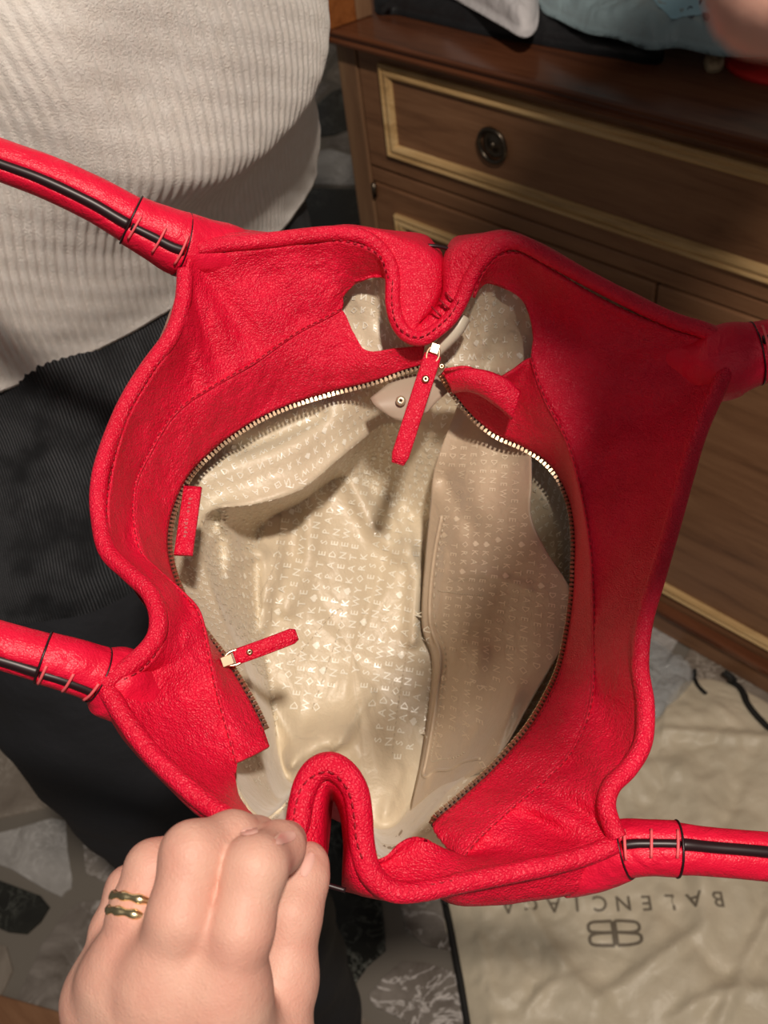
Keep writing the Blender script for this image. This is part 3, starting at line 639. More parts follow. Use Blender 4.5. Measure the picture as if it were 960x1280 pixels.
# ---- lining
ST = [  # T , Q , M , F
 ((528,426,.492),(535,455,.518),(530,540,.560),(505,640,.610)), ((592,352,.490),(600,462,.520),(565,545,.555),(535,650,.600)),
 ((650,310,.480),(665,475,.515),(640,570,.540),(548,680,.595)), ((780,380,.470),(705,530,.522),(678,620,.535),(552,710,.590)),
 ((900,440,.458),(734,600,.518),(700,660,.530),(550,740,.585)), ((850,610,.440),(740,670,.509),(704,705,.525),(548,770,.580)),
 ((820,715,.428),(740,740,.498),(702,750,.520),(545,800,.575)), ((798,830,.414),(730,820,.482),(688,820,.510),(540,850,.565)),
 ((800,920,.402),(700,900,.464),(655,890,.500),(535,900,.558)), ((762,1000,.390),(655,960,.432),(605,945,.490),(528,950,.550)),
 ((765,1048,.384),(600,1020,.418),(565,985,.480),(520,990,.540)), ((640,1086,.374),(575,1052,.408),(535,1020,.470),(508,1015,.530)),
 ((520,1110,.364),(520,1075,.400),(505,1050,.460),(490,1035,.520)), ((465,1085,.362),(476,1070,.400),(475,1050,.460),(468,1035,.520)),
 ((450,1030,.362),(460,1030,.400),(458,1020,.460),(450,1010,.525)), ((414,955,.366),(412,945,.405),(414,960,.460),(415,990,.535)),
 ((376,1000,.362),(362,995,.395),(372,985,.460),(385,985,.535)), ((335,1036,.352),(325,1022,.380),(345,990,.450),(362,970,.535)),
 ((252,996,.364),(285,962,.402),(328,945,.460),(350,940,.540)), ((145,865,.384),(272,890,.424),(322,880,.475),(342,885,.548)),
 ((196,790,.402),(245,800,.442),(298,815,.490),(332,825,.555)), ((134,685,.420),(205,730,.458),(268,745,.500),(325,765,.562)),
 ((126,605,.436),(192,670,.474),(252,680,.510),(322,715,.566)), ((184,464,.452),(205,600,.494),(258,640,.505),(322,672,.575)),
 ((238,345,.468),(262,540,.510),(318,630,.508),(340,648,.585)), ((320,304,.480),(340,490,.522),(375,612,.515),(378,628,.592)),
 ((400,296,.488),(400,470,.526),(425,572,.530),(418,600,.600)), ((470,306,.490),(455,450,.522),(475,532,.555),(455,600,.606)),
 ((491,370,.492),(500,462,.518),(505,532,.560),(485,620,.609))]
ns = 29 * 9
Rg = [cr([s[k] for s in ST], n=ns, closed=True) for k in range(4)]
cols = []
for i in range(ns):
    a, q, m_, f = (r_[i] for r_ in Rg)
    c = np.array([440, 815, .568]); row = []
    for t in np.linspace(0, 1, 14, endpoint=False): row.append(a * (1 - t) + q * t + np.array([0, 0, .010 * math.sin(PI * t)]))
    for t in np.linspace(0, 1, 16, endpoint=False): row.append(q * (1 - t) + m_ * t + np.array([0, 0, .006 * math.sin(PI * t)]))
    for t in np.linspace(0, 1, 14, endpoint=False):
        e = t ** .8; row.append(m_ * (1 - t) + f * t + np.array([0, 0, (f[2] - m_[2]) * (e - t)]))
    for t in np.linspace(0, 1, 26): row.append(f * (1 - t) + c * t)
    cols.append(row)
nr_ = nr_l = len(cols[0]); A = np.array(cols); VV = Pa(A.reshape(-1, 3)); PX = A.reshape(-1, 3)
def seg_d(px, a, b):
    a = np.array(a, float); b = np.array(b, float); t = np.clip(((px - a) @ (b - a)) / ((b - a) @ (b - a)), 0, 1); return np.linalg.norm(px - (a + t[:, None] * (b - a)), axis=1)
def folds(V, PX, F_):
    V = V.copy()
    for pl, w, h in F_:
        d = np.min([seg_d(PX[:, :2], pl[k], pl[k + 1]) for k in range(len(pl) - 1)], axis=0)
        V += VIEW * (h * np.exp(-(d / w) ** 2))[:, None]
    return V
VV = folds(VV, PX, [
 ([(420, 925), (445, 895), (465, 865)], 5, .006), ([(372, 940), (400, 920), (425, 912)], 16, .02), ([(285, 640), (300, 700), (325, 690)], 9, .010),
 ([(285, 640), (288, 720)], 8, .008), ([(335, 640), (330, 780)], 7, .006), ([(330, 760), (300, 820)], 9, -.006), ([(350, 650), (345, 720), (320, 800)], 8, .007),
 ([(260, 600), (360, 560), (450, 500)], 22, .008), ([(300, 560), (400, 520)], 10, -.007), ([(240, 700), (300, 640)], 8, .006), ([(340, 870), (375, 930), (350, 1000)], 9, .007),
 ([(315, 960), (340, 1000)], 8, .005), ([(500, 640), (520, 720), (515, 800)], 9, .008), ([(440, 600), (470, 660), (500, 690)], 14, .012), ([(500, 960), (480, 1020)], 6, .004),
 ([(390, 620), (385, 700), (360, 760)], 12, .006), ([(430, 340), (470, 420)], 10, .003), ([(620, 350), (600, 440)], 8, .005), ([(655, 400), (610, 450)], 9, -.005)])
VV = np.array([v + VIEW * (.0035 * nz(v, 22, 3) + .0011 * abs(nz(v, 70, 2))) for v in VV])
lin = mesh('lining', VV, grid_faces(ns, nr_, True, False), LINING, bag)
# ---- lower rings of the outer body follow the lining, a little larger
def by_angle(ring, pts, c=(440, 770)):
    q = cr(ring, n=720, closed=True); a_ = np.arctan2(q[:, 1] - c[1], q[:, 0] - c[0]); o_ = np.argsort(a_); a_, q = a_[o_], q[o_]
    pa = np.arctan2(pts[:, 1] - c[1], pts[:, 0] - c[0]); a3 = np.r_[a_ - 2 * PI, a_, a_ + 2 * PI]
    out = np.stack([np.interp(pa, a3, np.r_[q[:, k], q[:, k], q[:, k]]) for k in range(3)], 1)
    for _ in range(14): out = (np.roll(out, 1, 0) + 2 * out + np.roll(out, -1, 0)) / 4
    return out
Tc, Bc, Cc = (cr(q, per=5, closed=True) for q in (Tn, Bn, Cn))
def grow(q, k, dz, c=(440, 790)): return np.stack([c[0] + (q[:, 0] - c[0]) * k, c[1] + (q[:, 1] - c[1]) * k, q[:, 2] + dz], 1)
Qc = grow(by_angle([t_[1] for t_ in ST], Cc), 1.10, .045); Mc = grow(by_angle([t_[2] for t_ in ST], Cc), 1.14, .035); Fc_ = grow(by_angle([t_[3] for t_ in ST], Cc), 1.16, .022)
rings = [Pa(q) for q in (Tc, Bc, Cc, Qc, Mc, Fc_)]
st = np.array(rings); nr_ = 26
prof = np.stack([cr(st[:, i], n=nr_) for i in range(st.shape[1])], 0)   # nu x nr x 3
V = prof.reshape(-1, 3); nu = st.shape[1]; Fc = grid_faces(nu, nr_, True, False)
V = wrinkle(V, .0006, 120, .0015)
b = len(V); V = np.vstack([V, P(440, 815, .595)]); Fc += [(i * nr_ + nr_ - 1, ((i + 1) % nu) * nr_ + nr_ - 1, b) for i in range(nu)]
mesh('outer_body', V, Fc, RED, bag)
# ---- pocket panel on the right wall
pl_ = [(572,508,.540),(545,580,.548),(537,640,.556),(531,700,.563),(527,780,.566),(540,825,.562),(536,880,.556),(526,950,.546),(512,1015,.528)]
pr_ = [(654,532,.530),(662,560,.516),(663,605,.503),(663,645,.502),(682,688,.497),(716,745,.484),(708,795,.480),(690,835,.476),(676,880,.468)]
pr_ += []
A_ = cr(pl_, per=12); B_ = cr(pr_, per=12); nu = len(A_); nv = 48; V = []; PXp = []
for i in range(nu):
    for j in range(nv):
        t = j / (nv - 1); s = i / (nu - 1)
        p = A_[i] * (1 - t) + B_[i] * t; 
        if s > .8: p = p + np.array([-70, 90, .0]) * max(0, t - .15) * ((s - .8) / .2) ** 1.5
        p[2] -= .008 * min(1, max(0, s * 4 - .5)) * math.sin(PI * t) - .0025 * math.sin(t * 9 + s * 5)
        PXp.append(p); V.append(p)
PXp = np.array(PXp); V = Pa(PXp)
V = folds(V, PXp, [([(590, 900), (560, 960)], 9, .006), ([(640, 860), (610, 960)], 12, .006), ([(555, 690), (548, 780), (545, 860), (530, 980)], 6, .004), ([(545, 790), (535, 860)], 10, -.004), ([(560, 720), (600, 715), (660, 735)], 6, .0025), ([(560, 600), (590, 660)], 14, -.006), ([(600, 820), (580, 900)], 14, .004)])
V = np.array([v + VIEW * (.0022 * nz(v, 24, 3)) for v in V])
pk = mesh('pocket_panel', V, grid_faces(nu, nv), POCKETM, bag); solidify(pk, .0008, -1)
bl_ = bvh_of(lin); bp_ = bvh_of(pk)
def cast(px, py, dz=.0004, bvs=(bp_, bl_), dref=.5):
    """drop a point onto the cloth along the bag's opening axis"""
    o = P(px, py, dref); o = o + VIEW * .3; best = None
    for q in bvs:
        h = q.ray_cast(Vector(o), Vector(-VIEW))
        if h[0] is not None and (best is None or h[3] < best[3]): best = h
    if best is None: return None
    return np.array(best[0]) + VIEW * dz
def soft_line(name, pts, r, m, parent=None, n=60, dz=.0006, bvs=(bp_, bl_)):
    q = cr([(*p, 0) for p in pts], n=n); W = [cast(a[0], a[1], dz, bvs) for a in q]; W = np.array([w for w in W if w is not None])
    V, Fc = tube(W, r, 8); return mesh(name, V, Fc, m, parent or bag)
def un(px, py):   # where cast() must start so the point lands near that place in the picture
    for _ in range(1): pass
    x, y = px, py
    for _ in range(6):
        w = cast(x, y)
        if w is None: return x, y
        q = proj(w)[0]; x += (px - q[0]) ; y += (py - q[1])
    return x, y
PV = V.reshape(nu, nv, 3)
def on_panel(pts, n):
    q = cr([(*p, 0) for p in pts], n=n)[:, :2]; out = []
    for a, b_ in q:
        i, j = min(max(a, 0), .999) * (nu - 1), min(max(b_, 0), .999) * (nv - 1); i0, j0 = int(i), int(j); fi, fj = i - i0, j - j0
        out.append((PV[i0, j0] * (1 - fi) + PV[i0 + 1, j0] * fi) * (1 - fj) + (PV[i0, j0 + 1] * (1 - fi) + PV[i0 + 1, j0 + 1] * fi) * fj + VIEW * .0007)
    return np.array(out)
V_, F_ = tube(on_panel([(.27, .13), (.42, .075), (.6, .06), (.75, .05), (.88, .045), (.925, .06), (.94, .2), (.955, .45), (.97, .7)], 90), .0009, 8); mesh('pocket_edge', V_, F_, POCKETM, bag)
stp = MB()
q = on_panel([(.28, .165), (.42, .11), (.6, .095), (.75, .085), (.86, .08), (.90, .10), (.915, .22), (.93, .45)], 120)
for k in range(0, 118, 2): stp.add(*tube(q[k:k + 2] + VIEW * .0002, .0003, 5))
q = cr([(*un(*p), 0) for p in [(548, 738), (575, 742), (605, 744)]], n=40)
for k in range(0, 38, 2):
    a, b_ = cast(*q[k][:2], .0008), cast(*q[k + 1][:2], .0008)
    if a is not None and b_ is not None: stp.add(*tube(np.array([a, b_]), .0003, 5))
for ln in ([(512, 800), (498, 880), (484, 1000)], [(340, 760), (316, 800)], [(352, 640), (345, 700), (325, 745)], [(362,830),(372,900),(365,960)]):
    q = cr([(*un(*p), 0) for p in ln], n=64)
    for k in range(0, 62, 2):
        a, b_ = cast(*q[k][:2], .0006), cast(*q[k + 1][:2], .0006)
        if a is not None and b_ is not None and np.linalg.norm(a - b_) < .005: stp.add(*tube(np.array([a, b_]), .00028, 5))
stp.build('lining_stitches', SILKTHREAD, bag, kind='stuff', label='beige thread stitches in the lining')
# ---- printed letters over the lining
lt = MB(); ltd = MB()
WORDS = 'KATESPADENEWYORK*'
def letters(M, poly, ang, dref=.5, pitch=14.0, row=13.2, size=12.5, flip=1, seed=0, bvs=(bp_, bl_), skip=0.04, only=None):
    poly = np.array(poly, float); c = poly.mean(0); rr = random.Random(seed); ca, sa = math.cos(ang), math.sin(ang)
    ext = np.abs((poly - c) @ np.array([[ca, -sa], [sa, ca]])).max() + 20; k = 0
    def inside(x, y):
        r_ = False; n = len(poly)
        for i in range(n):
            x1, y1 = poly[i]; x2, y2 = poly[(i + 1) % n]
            if (y1 > y) != (y2 > y) and x < (x2 - x1) * (y - y1) / (y2 - y1) + x1: r_ = not r_
        return r_
    v = -ext
    while v < ext:
        k = rr.randrange(17); u_ = -ext + rr.uniform(0, 8)
        while u_ < ext:
            ch = WORDS[k % 17]; k += 1; x = c[0] + ca * u_ - sa * v; y = c[1] + sa * u_ + ca * v; u_ += pitch if ch != 'I' else pitch * .7
            if not inside(x, y) or rr.random() < skip: continue
            Vg, Fg, w = spade() if ch == '*' else glyph(ch, 1, .012)
            out = []
            for g in Vg:
                gx, gy = g[0] * size, -(g[1] - .35) * size
                out.append(cast(x + ca * gx - sa * gy, y + sa * gx + ca * gy, .00045, bvs, dref))
            if any(o is None for o in out): continue
            out = np.array(out)
            if np.ptp(out @ VIEW) > .012: continue
            M.add(out, Fg)
        v += row
up_ = -PI / 2
letters(lt, [(350, 600), (500, 580), (530, 700), (535, 800), (530, 1060), (440, 1090), (350, 1010), (330, 900), (325, 800), (335, 700)], up_ + .16, .572, seed=1)
LG = VV.reshape(ns, nr_l, 3)
def lin_at(i, j):
    i = i % ns; i0 = int(i); j0 = min(int(j), nr_l - 2); fi, fj = i - i0, j - j0; i1 = (i0 + 1) % ns
    return (LG[i0, j0] * (1 - fi) + LG[i1, j0] * fi) * (1 - fj) + (LG[i0, j0 + 1] * (1 - fi) + LG[i1, j0 + 1] * fi) * fj
rr_ = random.Random(5); jrow = 2.0; nlet = 0
while jrow < 46:
    k = rr_.randrange(17); i = rr_.uniform(0, 3)
    while i < ns - 3:
        du_ = lin_at(i + 1, jrow) - lin_at(i - 1, jrow); dv_ = lin_at(i, jrow + .8) - lin_at(i, jrow - .8); lu = np.linalg.norm(du_) / 2; lv = np.linalg.norm(dv_) / 1.6
        ch = WORDS[k % 17]; k += 1
        if lu < 1e-5 or lv < 1e-5: i += 1; continue
        px_, py_, _d = proj(lin_at(i, jrow))[0]
        in_floor = jrow > 38 and 345 < px_ < 530 and py_ > 640
        if (lu > .0004 and lv > .0004) and not in_floor:
            Vg, Fg, w = spade() if ch == '*' else glyph(ch, 1, .014)
            nrm = unit(np.cross(du_, dv_)); nrm = nrm if nrm @ VIEW > 0 else -nrm
            out = [lin_at(i + g[0] * .0047 / lu, min(max(jrow + (g[1] - .35) * .0047 / lv, 0), nr_l - 2)) + nrm * .0004 for g in Vg]
            lt.add(out, Fg); nlet += 1
        i += .0056 / max(lu, .0012)
    m_lv = np.median([np.linalg.norm(lin_at(q_, jrow + .5) - lin_at(q_, jrow - .5)) for q_ in range(0, ns, 8)]); jrow += .0056 / m_lv
print('wall letters', nlet)
letters(lt, [(425, 1050), (425, 1120), (560, 1110), (560, 1020), (520, 1050)], up_ + .1, .50, seed=9)
letters(ltd, [(560, 540), (665, 560), (665, 640), (715, 745), (690, 820), (600, 880), (560, 800), (552, 680)], PI / 2 + .1, seed=6, pitch=12, row=13, size=10.5)
letters(ltd, [(552, 860), (640, 860), (600, 980), (540, 1000)], PI / 2 + .1, seed=10, pitch=12, row=14, size=10)
lt.build('lining_lettering', LETTER, bag, kind='stuff', smooth=False, label='pale printed rows of letters on the lining')
ltd.build('lining_lettering', LETTER_SHADE, bag, kind='stuff', smooth=False, label='printed letters on the lining with shade painted into their colour')
# heat seal patch
q = [(471, 1012), (500, 1010), (503, 1034), (474, 1037)]
V = []
for i in range(6):
    for j in range(6):
        s, t = i / 5, j / 5; x = (q[0][0] * (1 - s) + q[1][0] * s) * (1 - t) + (q[3][0] * (1 - s) + q[2][0] * s) * t; y = (q[0][1] * (1 - s) + q[1][1] * s) * (1 - t) + (q[3][1] * (1 - s) + q[2][1] * s) * t
        w = cast(x, y, .0009, dref=.505); V.append(w if w is not None else P(x, y, .52))
mesh('seam_patch', V, grid_faces(6, 6), BEIGEL, bag, label='plain grey beige square patch')
# ---- zipper
def zipper(line, inward, name='zipper'):
    C_ = Pa(cr(line, per=16)); s = np.r_[0, np.cumsum(np.linalg.norm(np.diff(C_, axis=0), axis=1))]
    T = unit(np.gradient(C_, axis=0)); Nn = unit(np.cross(T, VIEW)) * inward
    V = []; 
    for c, n_ in zip(C_, Nn):
        for k, (o_, z) in enumerate(((-.002, -.0012), (.0004, -.0012), (.0012, -.0016))): V.append(c + n_ * o_ + VIEW * z)
    tp_ = mesh('zipper_tape', V, grid_faces(len(C_), 3), EDGE, bag); solidify(tp_, .0004, 0)
    M = MB(); k = .001; c3 = lambda A_, kk: np.array([np.interp(kk, s, A_[:, q_]) for q_ in range(3)])
    while k < s[-1]:
        c = c3(C_, k); t_ = unit(c3(T, k)); n_ = unit(c3(Nn, k)); v_ = np.cross(t_, n_)
        Mx = np.stack([n_, t_, v_], 1)
        M.add(*box(c + n_ * .0009 - VIEW * .0008, .0024, .0011, .0017, Mx)); M.add(*box(c + n_ * .0021 - VIEW * .0008, .0011, .0015, .0013, Mx)); k += .00235
    M.build('zipper_teeth', BRASSR, tp_, smooth=False, kind='stuff')
zipper(LI[:-1], -1); zipper(RI[:-1], 1)
# ---- pulls
def strap_tab(name, p0, p1, w, th, m, parent, lift=0.0, n=14, tipround=True, curve=.0, rootpinch=1.0, **kw):
    a, b_ = P(*p0), P(*p1); ax = unit(b_ - a); side = unit(np.cross(ax, VIEW)); nn = np.cross(side, ax); L_ = np.linalg.norm(b_ - a)
    V = []; prof = [(-1, -.3), (-.96, .6), (-.85, 1), (0, 1.05), (.85, 1), (.96, .6), (1, -.3), (.9, -1), (-.9, -1)]
    for i in range(n):
        t = i / (n - 1); ww = w / 2
        if t > .93 and tipround: ww *= math.sqrt(max(.3, 1 - ((t - .93) / .07) ** 2 * .5))
        if t < .12: ww *= rootpinch + (1 - rootpinch) * t / .12
        c = a + ax * L_ * t + nn * curve * math.sin(PI * t)
        for s, h in prof: V.append(c + side * s * ww + nn * h * th / 2)
    k = len(prof); Fc = grid_faces(n, k, False, True) + [tuple(range(k)), tuple(range(n * k - 1, (n - 1) * k - 1, -1))]
    return mesh(name, V, Fc, m, parent, **kw), (a, ax, side, nn, L_)
def dome(c, nrm, r, m, parent, name='rivet'):
    nrm = unit(nrm); u = unit(np.cross(nrm, [0.3, .5, .8])); v = np.cross(nrm, u); a = np.linspace(0, 2 * PI, 20, endpoint=False); V = []
    for rr, h in ((1, 0), (.98, .25), (.8, .42), (.5, .5), (.2, .45)):
        V += [c + (u * math.cos(t) + v * math.sin(t)) * r * rr + nrm * r * h for t in a]
    Fc = grid_faces(5, 20, False, True) + [tuple(range(80, 100))]
    return mesh(name, V, Fc, m, parent)
def pull_tab(p0, p1, w, riv, rr):
    o, (a, ax, side, nn, L_) = strap_tab('zipper_pull', p0, p1, w, .0026, RED, bag, curve=.002)
    c = P(*riv); dome(c, nn if nn @ VIEW > 0 else -nn, rr, BRASS, o)
    M = MB(); nn_ = nn if nn @ VIEW > 0 else -nn
    for s in (-1, 1):
        for k in np.arange(.06, .94, .035 * 1.6): 
            c0 = a + ax * L_ * k + side * s * w * .40 + nn_ * .00155
            M.add(*tube(np.array([c0, c0 + ax * .0013]), .00022, 5))
    M.build('pull_stitching', THREAD, o, kind='stuff')
    # slider body and loop
    M = MB(); c = a - ax * .003 + VIEW * .001
    M.add(*box(c, .0042, .005, .003, np.stack([side, ax, nn], 1)))
    t = np.linspace(0, 2 * PI, 20, endpoint=False); M.add(*tube(a[None] + np.cos(t)[:, None] * side * .003 + np.sin(t)[:, None] * ax * .0045 + nn_ * .001, .0007, 8, closed=True, ref=nn))
    sl = M.build('zipper_slider', BRASSR, o, smooth=False); bevel(sl, .0008)
pull_tab((541, 444, .485), (497, 580, .478), .0086, (532, 474, .4795), .0019)
pull_tab((293, 822, .418), (371, 793, .424), .0068, (312, 815, .4165), .0014)
dome(P(552, 458, .492), VIEW, .0016, BRASS, bag, 'zip_stop')
# curled leather tab by the top pull
V, Fc = strip([(556,470,.492),(580,462,.485),(606,464,.482),(632,474,.484),(650,490,.487)], [(566,490,.497),(584,488,.490),(602,494,.488),(622,508,.489),(640,524,.491)], bulge=.003, nv=10, crease=.5, seed=9)
thick(mesh('zip_end_tab', V, Fc, RED, bag), .0016)
# red maker tab inside
o, (a, ax, side, nn, L_) = strap_tab('logo_tab', (241, 609, .452), (229, 694, .438), .0084, .0022, RED, bag, tipround=False, label='small red leather label tab with foil lettering')
M = MB(); nn_ = nn if nn @ VIEW > 0 else -nn
txt = 'kate spade'; sd = np.cross(nn_, ax)
FOIL = mat('foil_print', (.78, .35, .33), .3, .6)
for i, ch in enumerate(txt):
    if ch == ' ': continue
    Vg, Fg, w = glyph(ch, 2, .01)
    M.add([a + ax * (L_ * (.2 + .6 * i / 10) + g[0] * .0024) + sd * (g[1] * .0024 - .0008) + nn_ * .0013 for g in Vg], Fg)
M.build('foil_lettering', FOIL, o, smooth=False)
o2, _ = strap_tab('tab_edge', (234, 607, .455), (221, 693, .441), .0022, .003, EDGE, o, tipround=False)
# beige snap tab at the far end of the lining
V = []; g_ = [[(463, 498, .512), (500, 472, .515), (545, 470, .512), (560, 490, .512)], [(470, 508, .510), (500, 500, .510), (530, 492, .508), (545, 503, .510)], [(490, 522, .512), (506, 527, .511), (520, 522, .510), (534, 515, .511)]]
G = np.array([cr(r_, n=16) for r_ in g_]); G = np.array([cr(G[:, i], n=10) for i in range(16)]).reshape(-1, 3)
stb = mesh('snap_tab', Pa(G), grid_faces(16, 10), BEIGEL, bag, label='beige leather snap tab'); solidify(stb, .0012, 0)
dome(P(501, 501, .507), VIEW, .0026, mat('beige_stud', (.55, .45, .32), .25, .5), stb, 'snap_stud')
# snap post under the top fold
C_ = np.array([P(578, 396, .497), P(570, 412, .497), P(556, 428, .499), P(540, 444, .503)]); V, Fc = tube(cr(C_, n=16), np.linspace(.0042, .0032, 16), 14)
mesh('snap_post', V, Fc, mat('cream_snap', (.62, .56, .44), .35), bag, label='cream coloured magnetic snap post')
# metal bar beyond the top fold and by the hand
for pts_ in ([(515, 309, .497), (538, 307, .499), (560, 311, .497), (572, 320, .495)], [(384, 1097, .358), (398, 1103, .358), (415, 1108, .358), (432, 1113, .358)]):
    V, Fc = tube(cr(Pa(pts_), n=16), .0010, 8); mesh('strap_edge', V, Fc, EDGE, bag)
# stitches on the top fold
M = MB()
for (x0, y0_), (x1, y1_) in (((557, 366), (566, 376)), ((549, 374), (559, 384)), ((540, 384), (551, 395)), ((553, 378), (561, 386))):
    M.add(*tube(cr(Pa([(x0, y0_, .4845), ((x0 + x1) / 2, (y0_ + y1_) / 2, .4815), (x1, y1_, .4835)]), n=6), .0005, 6))
M.build('fold_stitches', THREAD, bag)

# ---- handles: base cone, cuff, strap with dark slit
def handle(name, pts, cuff, phs, stitch_n=3, part='handle'):
    """pts: (px,py,d,r px) from inside the bag out of the frame; cuff=(i0,i1) station range; phs slit angle"""
    q = cr(np.array(pts, float), per=12); C_ = Pa(q[:, :3]); r = q[:, 3] / F * q[:, 2]; n = len(q)
    i0, i1 = int(cuff[0] * 12), int(cuff[1] * 12)
    def pf(a, b_, dep, wd):
        def f(ph, s):
            d = np.abs((ph - phs + PI) % (2 * PI) - PI); return 1 - dep * np.exp(-(d / wd) ** 2)
        return f
    V, Fc = tube(C_[i1:], r[i1:] * .93, 48, prof=pf(0, 1, .30, .17)); h = mesh('handle', wrinkle(V, .0003, 150, .0006), Fc, REDS, bag)
    T = unit(np.gradient(C_, axis=0)); B = unit(np.cross(T, VIEW)); N = unit(np.cross(B, T))
    slit = C_ + (B * math.cos(phs) + N * math.sin(phs)) * (r * .80)[:, None]
    V, Fc = tube(slit[i1:], r[i1:] * .24, 10); mesh('edge_strip', V, Fc, EDGE, h)
    V, Fc = tube(C_[i0:i1 + 1], r[i0:i1 + 1] * 1.0, 48, prof=pf(0, 1, .22, .12)); cf = mesh('handle_cuff', wrinkle(V, .0005, 160, .0008), Fc, REDS, bag)
    # dark rim line of the cuff and slit spots between stitches
    ring_ = []
    a = np.linspace(0, 2 * PI, 36, endpoint=False)
    for k, rr in ((i1, .0005),(i0, .0003)):
        Rg_ = C_[k] + (np.cos(a)[:, None] * B[k] + np.sin(a)[:, None] * N[k]) * r[k] * 1.0
        V, Fc = tube(Rg_, rr, 8, closed=True, ref=T[k]); mesh('edge_line', V, Fc, EDGE, cf)
    slc = C_ + (B * math.cos(phs) + N * math.sin(phs)) * (r * .86)[:, None]
    V, Fc = tube(slc[i0 + 1:i1], r[i0 + 1:i1] * .18, 10); mesh('edge_strip', V, Fc, EDGE, cf)
    for k in range(stitch_n):
        j = i0 + 2 + int((i1 - i0 - 4) * k / max(1, stitch_n - 1)); pts2 = []
        for dp in np.linspace(-.5, .5, 9):
            rr = r[j] * (1.03); pts2.append(C_[j] + (B[j] * math.cos(phs + dp) + N[j] * math.sin(phs + dp)) * rr + T[j] * .001 * dp)
        V, Fc = tube(np.array(pts2), .0006, 6); mesh('hand_stitch', V, Fc, THREADL, cf)
    V, Fc = tube(C_[:i0 + 1], r[:i0 + 1] * 1.0, 40); mesh('handle_base', wrinkle(V, .0008, 110, .0016), Fc, REDS, bag)
# top left
handle('h', [(330, 322, .492, 22), (290, 318, .484, 36), (256, 312, .476, 38), (226, 305, .470, 40), (198, 292, .465, 36), (164, 275, .460, 32), (120, 250, .455, 30), (60, 222, .450, 29), (0, 200, .446, 28), (-90, 165, .44, 28), (-200, 125, .44, 28)], (3, 5), PI * .62)
handle('h', [(188, 882, .398, 30), (165, 868, .392, 40), (142, 852, .387, 46), (122, 843, .383, 36), (90, 832, .379, 34), (54, 822, .376, 33), (20, 812, .374, 32), (-40, 795, .372, 32), (-140, 770, .37, 32), (-230, 750, .37, 32)], (3, 5), PI * .66)
handle('h', [(700, 1094, .392, 28), (735, 1082, .388, 34), (765, 1068, .384, 38), (782, 1061, .381, 36), (812, 1060, .379, 34), (846, 1061, .378, 34), (880, 1064, .378, 32), (960, 1071, .379, 32), (1040, 1082, .382, 32), (1150, 1100, .39, 32)], (3, 5), PI * .66)
handle('h', [(840, 440, .470, 26), (868, 452, .464, 34), (895, 456, .458, 46), (918, 448, .454, 46), (945, 442, .452, 40), (990, 432, .450, 37), (1040, 425, .448, 36), (1150, 410, .446, 35)], (4, 6), PI * .60)

# ================================================================== HAND (signed distance field, surface nets)
def capsule(G, a, b_, ra, rb):
    a = np.asarray(a); b_ = np.asarray(b_); ab = b_ - a; t = np.clip(((G - a) @ ab) / (ab @ ab), 0, 1)
    return np.linalg.norm(G - a - t[..., None] * ab, axis=-1) - (ra + (rb - ra) * t)
def smin(a, b_, k):
    h = np.clip(.5 + .5 * (b_ - a) / k, 0, 1); return b_ * (1 - h) + a * h - k * h * (1 - h)
def surface_nets(D, lo, hs):
    s = D < 0; nx, ny, nz_ = D.shape
    idx = -np.ones((nx - 1, ny - 1, nz_ - 1), int)
    c = sum(s[i:nx - 1 + i, j:ny - 1 + j, k:nz_ - 1 + k].astype(int) for i in (0, 1) for j in (0, 1) for k in (0, 1))
    act = (c > 0) & (c < 8); ii = np.argwhere(act); idx[act] = np.arange(len(ii))
    acc = np.zeros((len(ii), 3)); cnt = np.zeros(len(ii))
    cor = [(i, j, k) for i in (0, 1) for j in (0, 1) for k in (0, 1)]
    for a in cor:
        for b_ in cor:
            if sum(abs(np.subtract(a, b_))) == 1 and a < b_:
                da = D[ii[:, 0] + a[0], ii[:, 1] + a[1], ii[:, 2] + a[2]]; db_ = D[ii[:, 0] + b_[0], ii[:, 1] + b_[1], ii[:, 2] + b_[2]]
                m = (da < 0) != (db_ < 0); t = np.where(m, da / np.where(m, da - db_, 1), 0)
                acc += m[:, None] * (np.array(a) + t[:, None] * (np.array(b_) - np.array(a))); cnt += m
    V = lo + (ii + acc / cnt[:, None]) * hs; Fc = []
    for ax in range(3):
        a1, a2 = (ax + 1) % 3, (ax + 2) % 3
        sl0 = [slice(1, -1)] * 3; sl0[ax] = slice(0, -1); sl1 = [slice(1, -1)] * 3; sl1[ax] = slice(1, None)
        A_, B_ = s[tuple(sl0)], s[tuple(sl1)]; ch = np.argwhere(A_ != B_); fl = A_[tuple(ch.T)]
        p = ch.copy(); 
        for q_ in range(3):
            if q_ != ax: p[:, q_] += 1
        o1 = np.zeros(3, int); o1[a1] = 1; o2 = np.zeros(3, int); o2[a2] = 1
        qs = [idx[tuple(x.T)] for x in (p - o1 - o2, p - o2, p, p - o1)]; qd = np.stack(qs, 1); qd[~fl] = qd[~fl][:, ::-1]
        Fc.append(qd)
    return V, np.vstack(Fc)
def J(px, py, d): return np.array([(px - 480) / F * d, (640 - py) / F * d, -d])
hs = .00095
lo = np.array([-.125, -.245, -.375]); hi = np.array([-.012, -.080, -.268])
shp = np.ceil((hi - lo) / hs).astype(int)
G = lo + np.stack(np.meshgrid(*[np.arange(k) for k in shp], indexing='ij'), -1) * hs
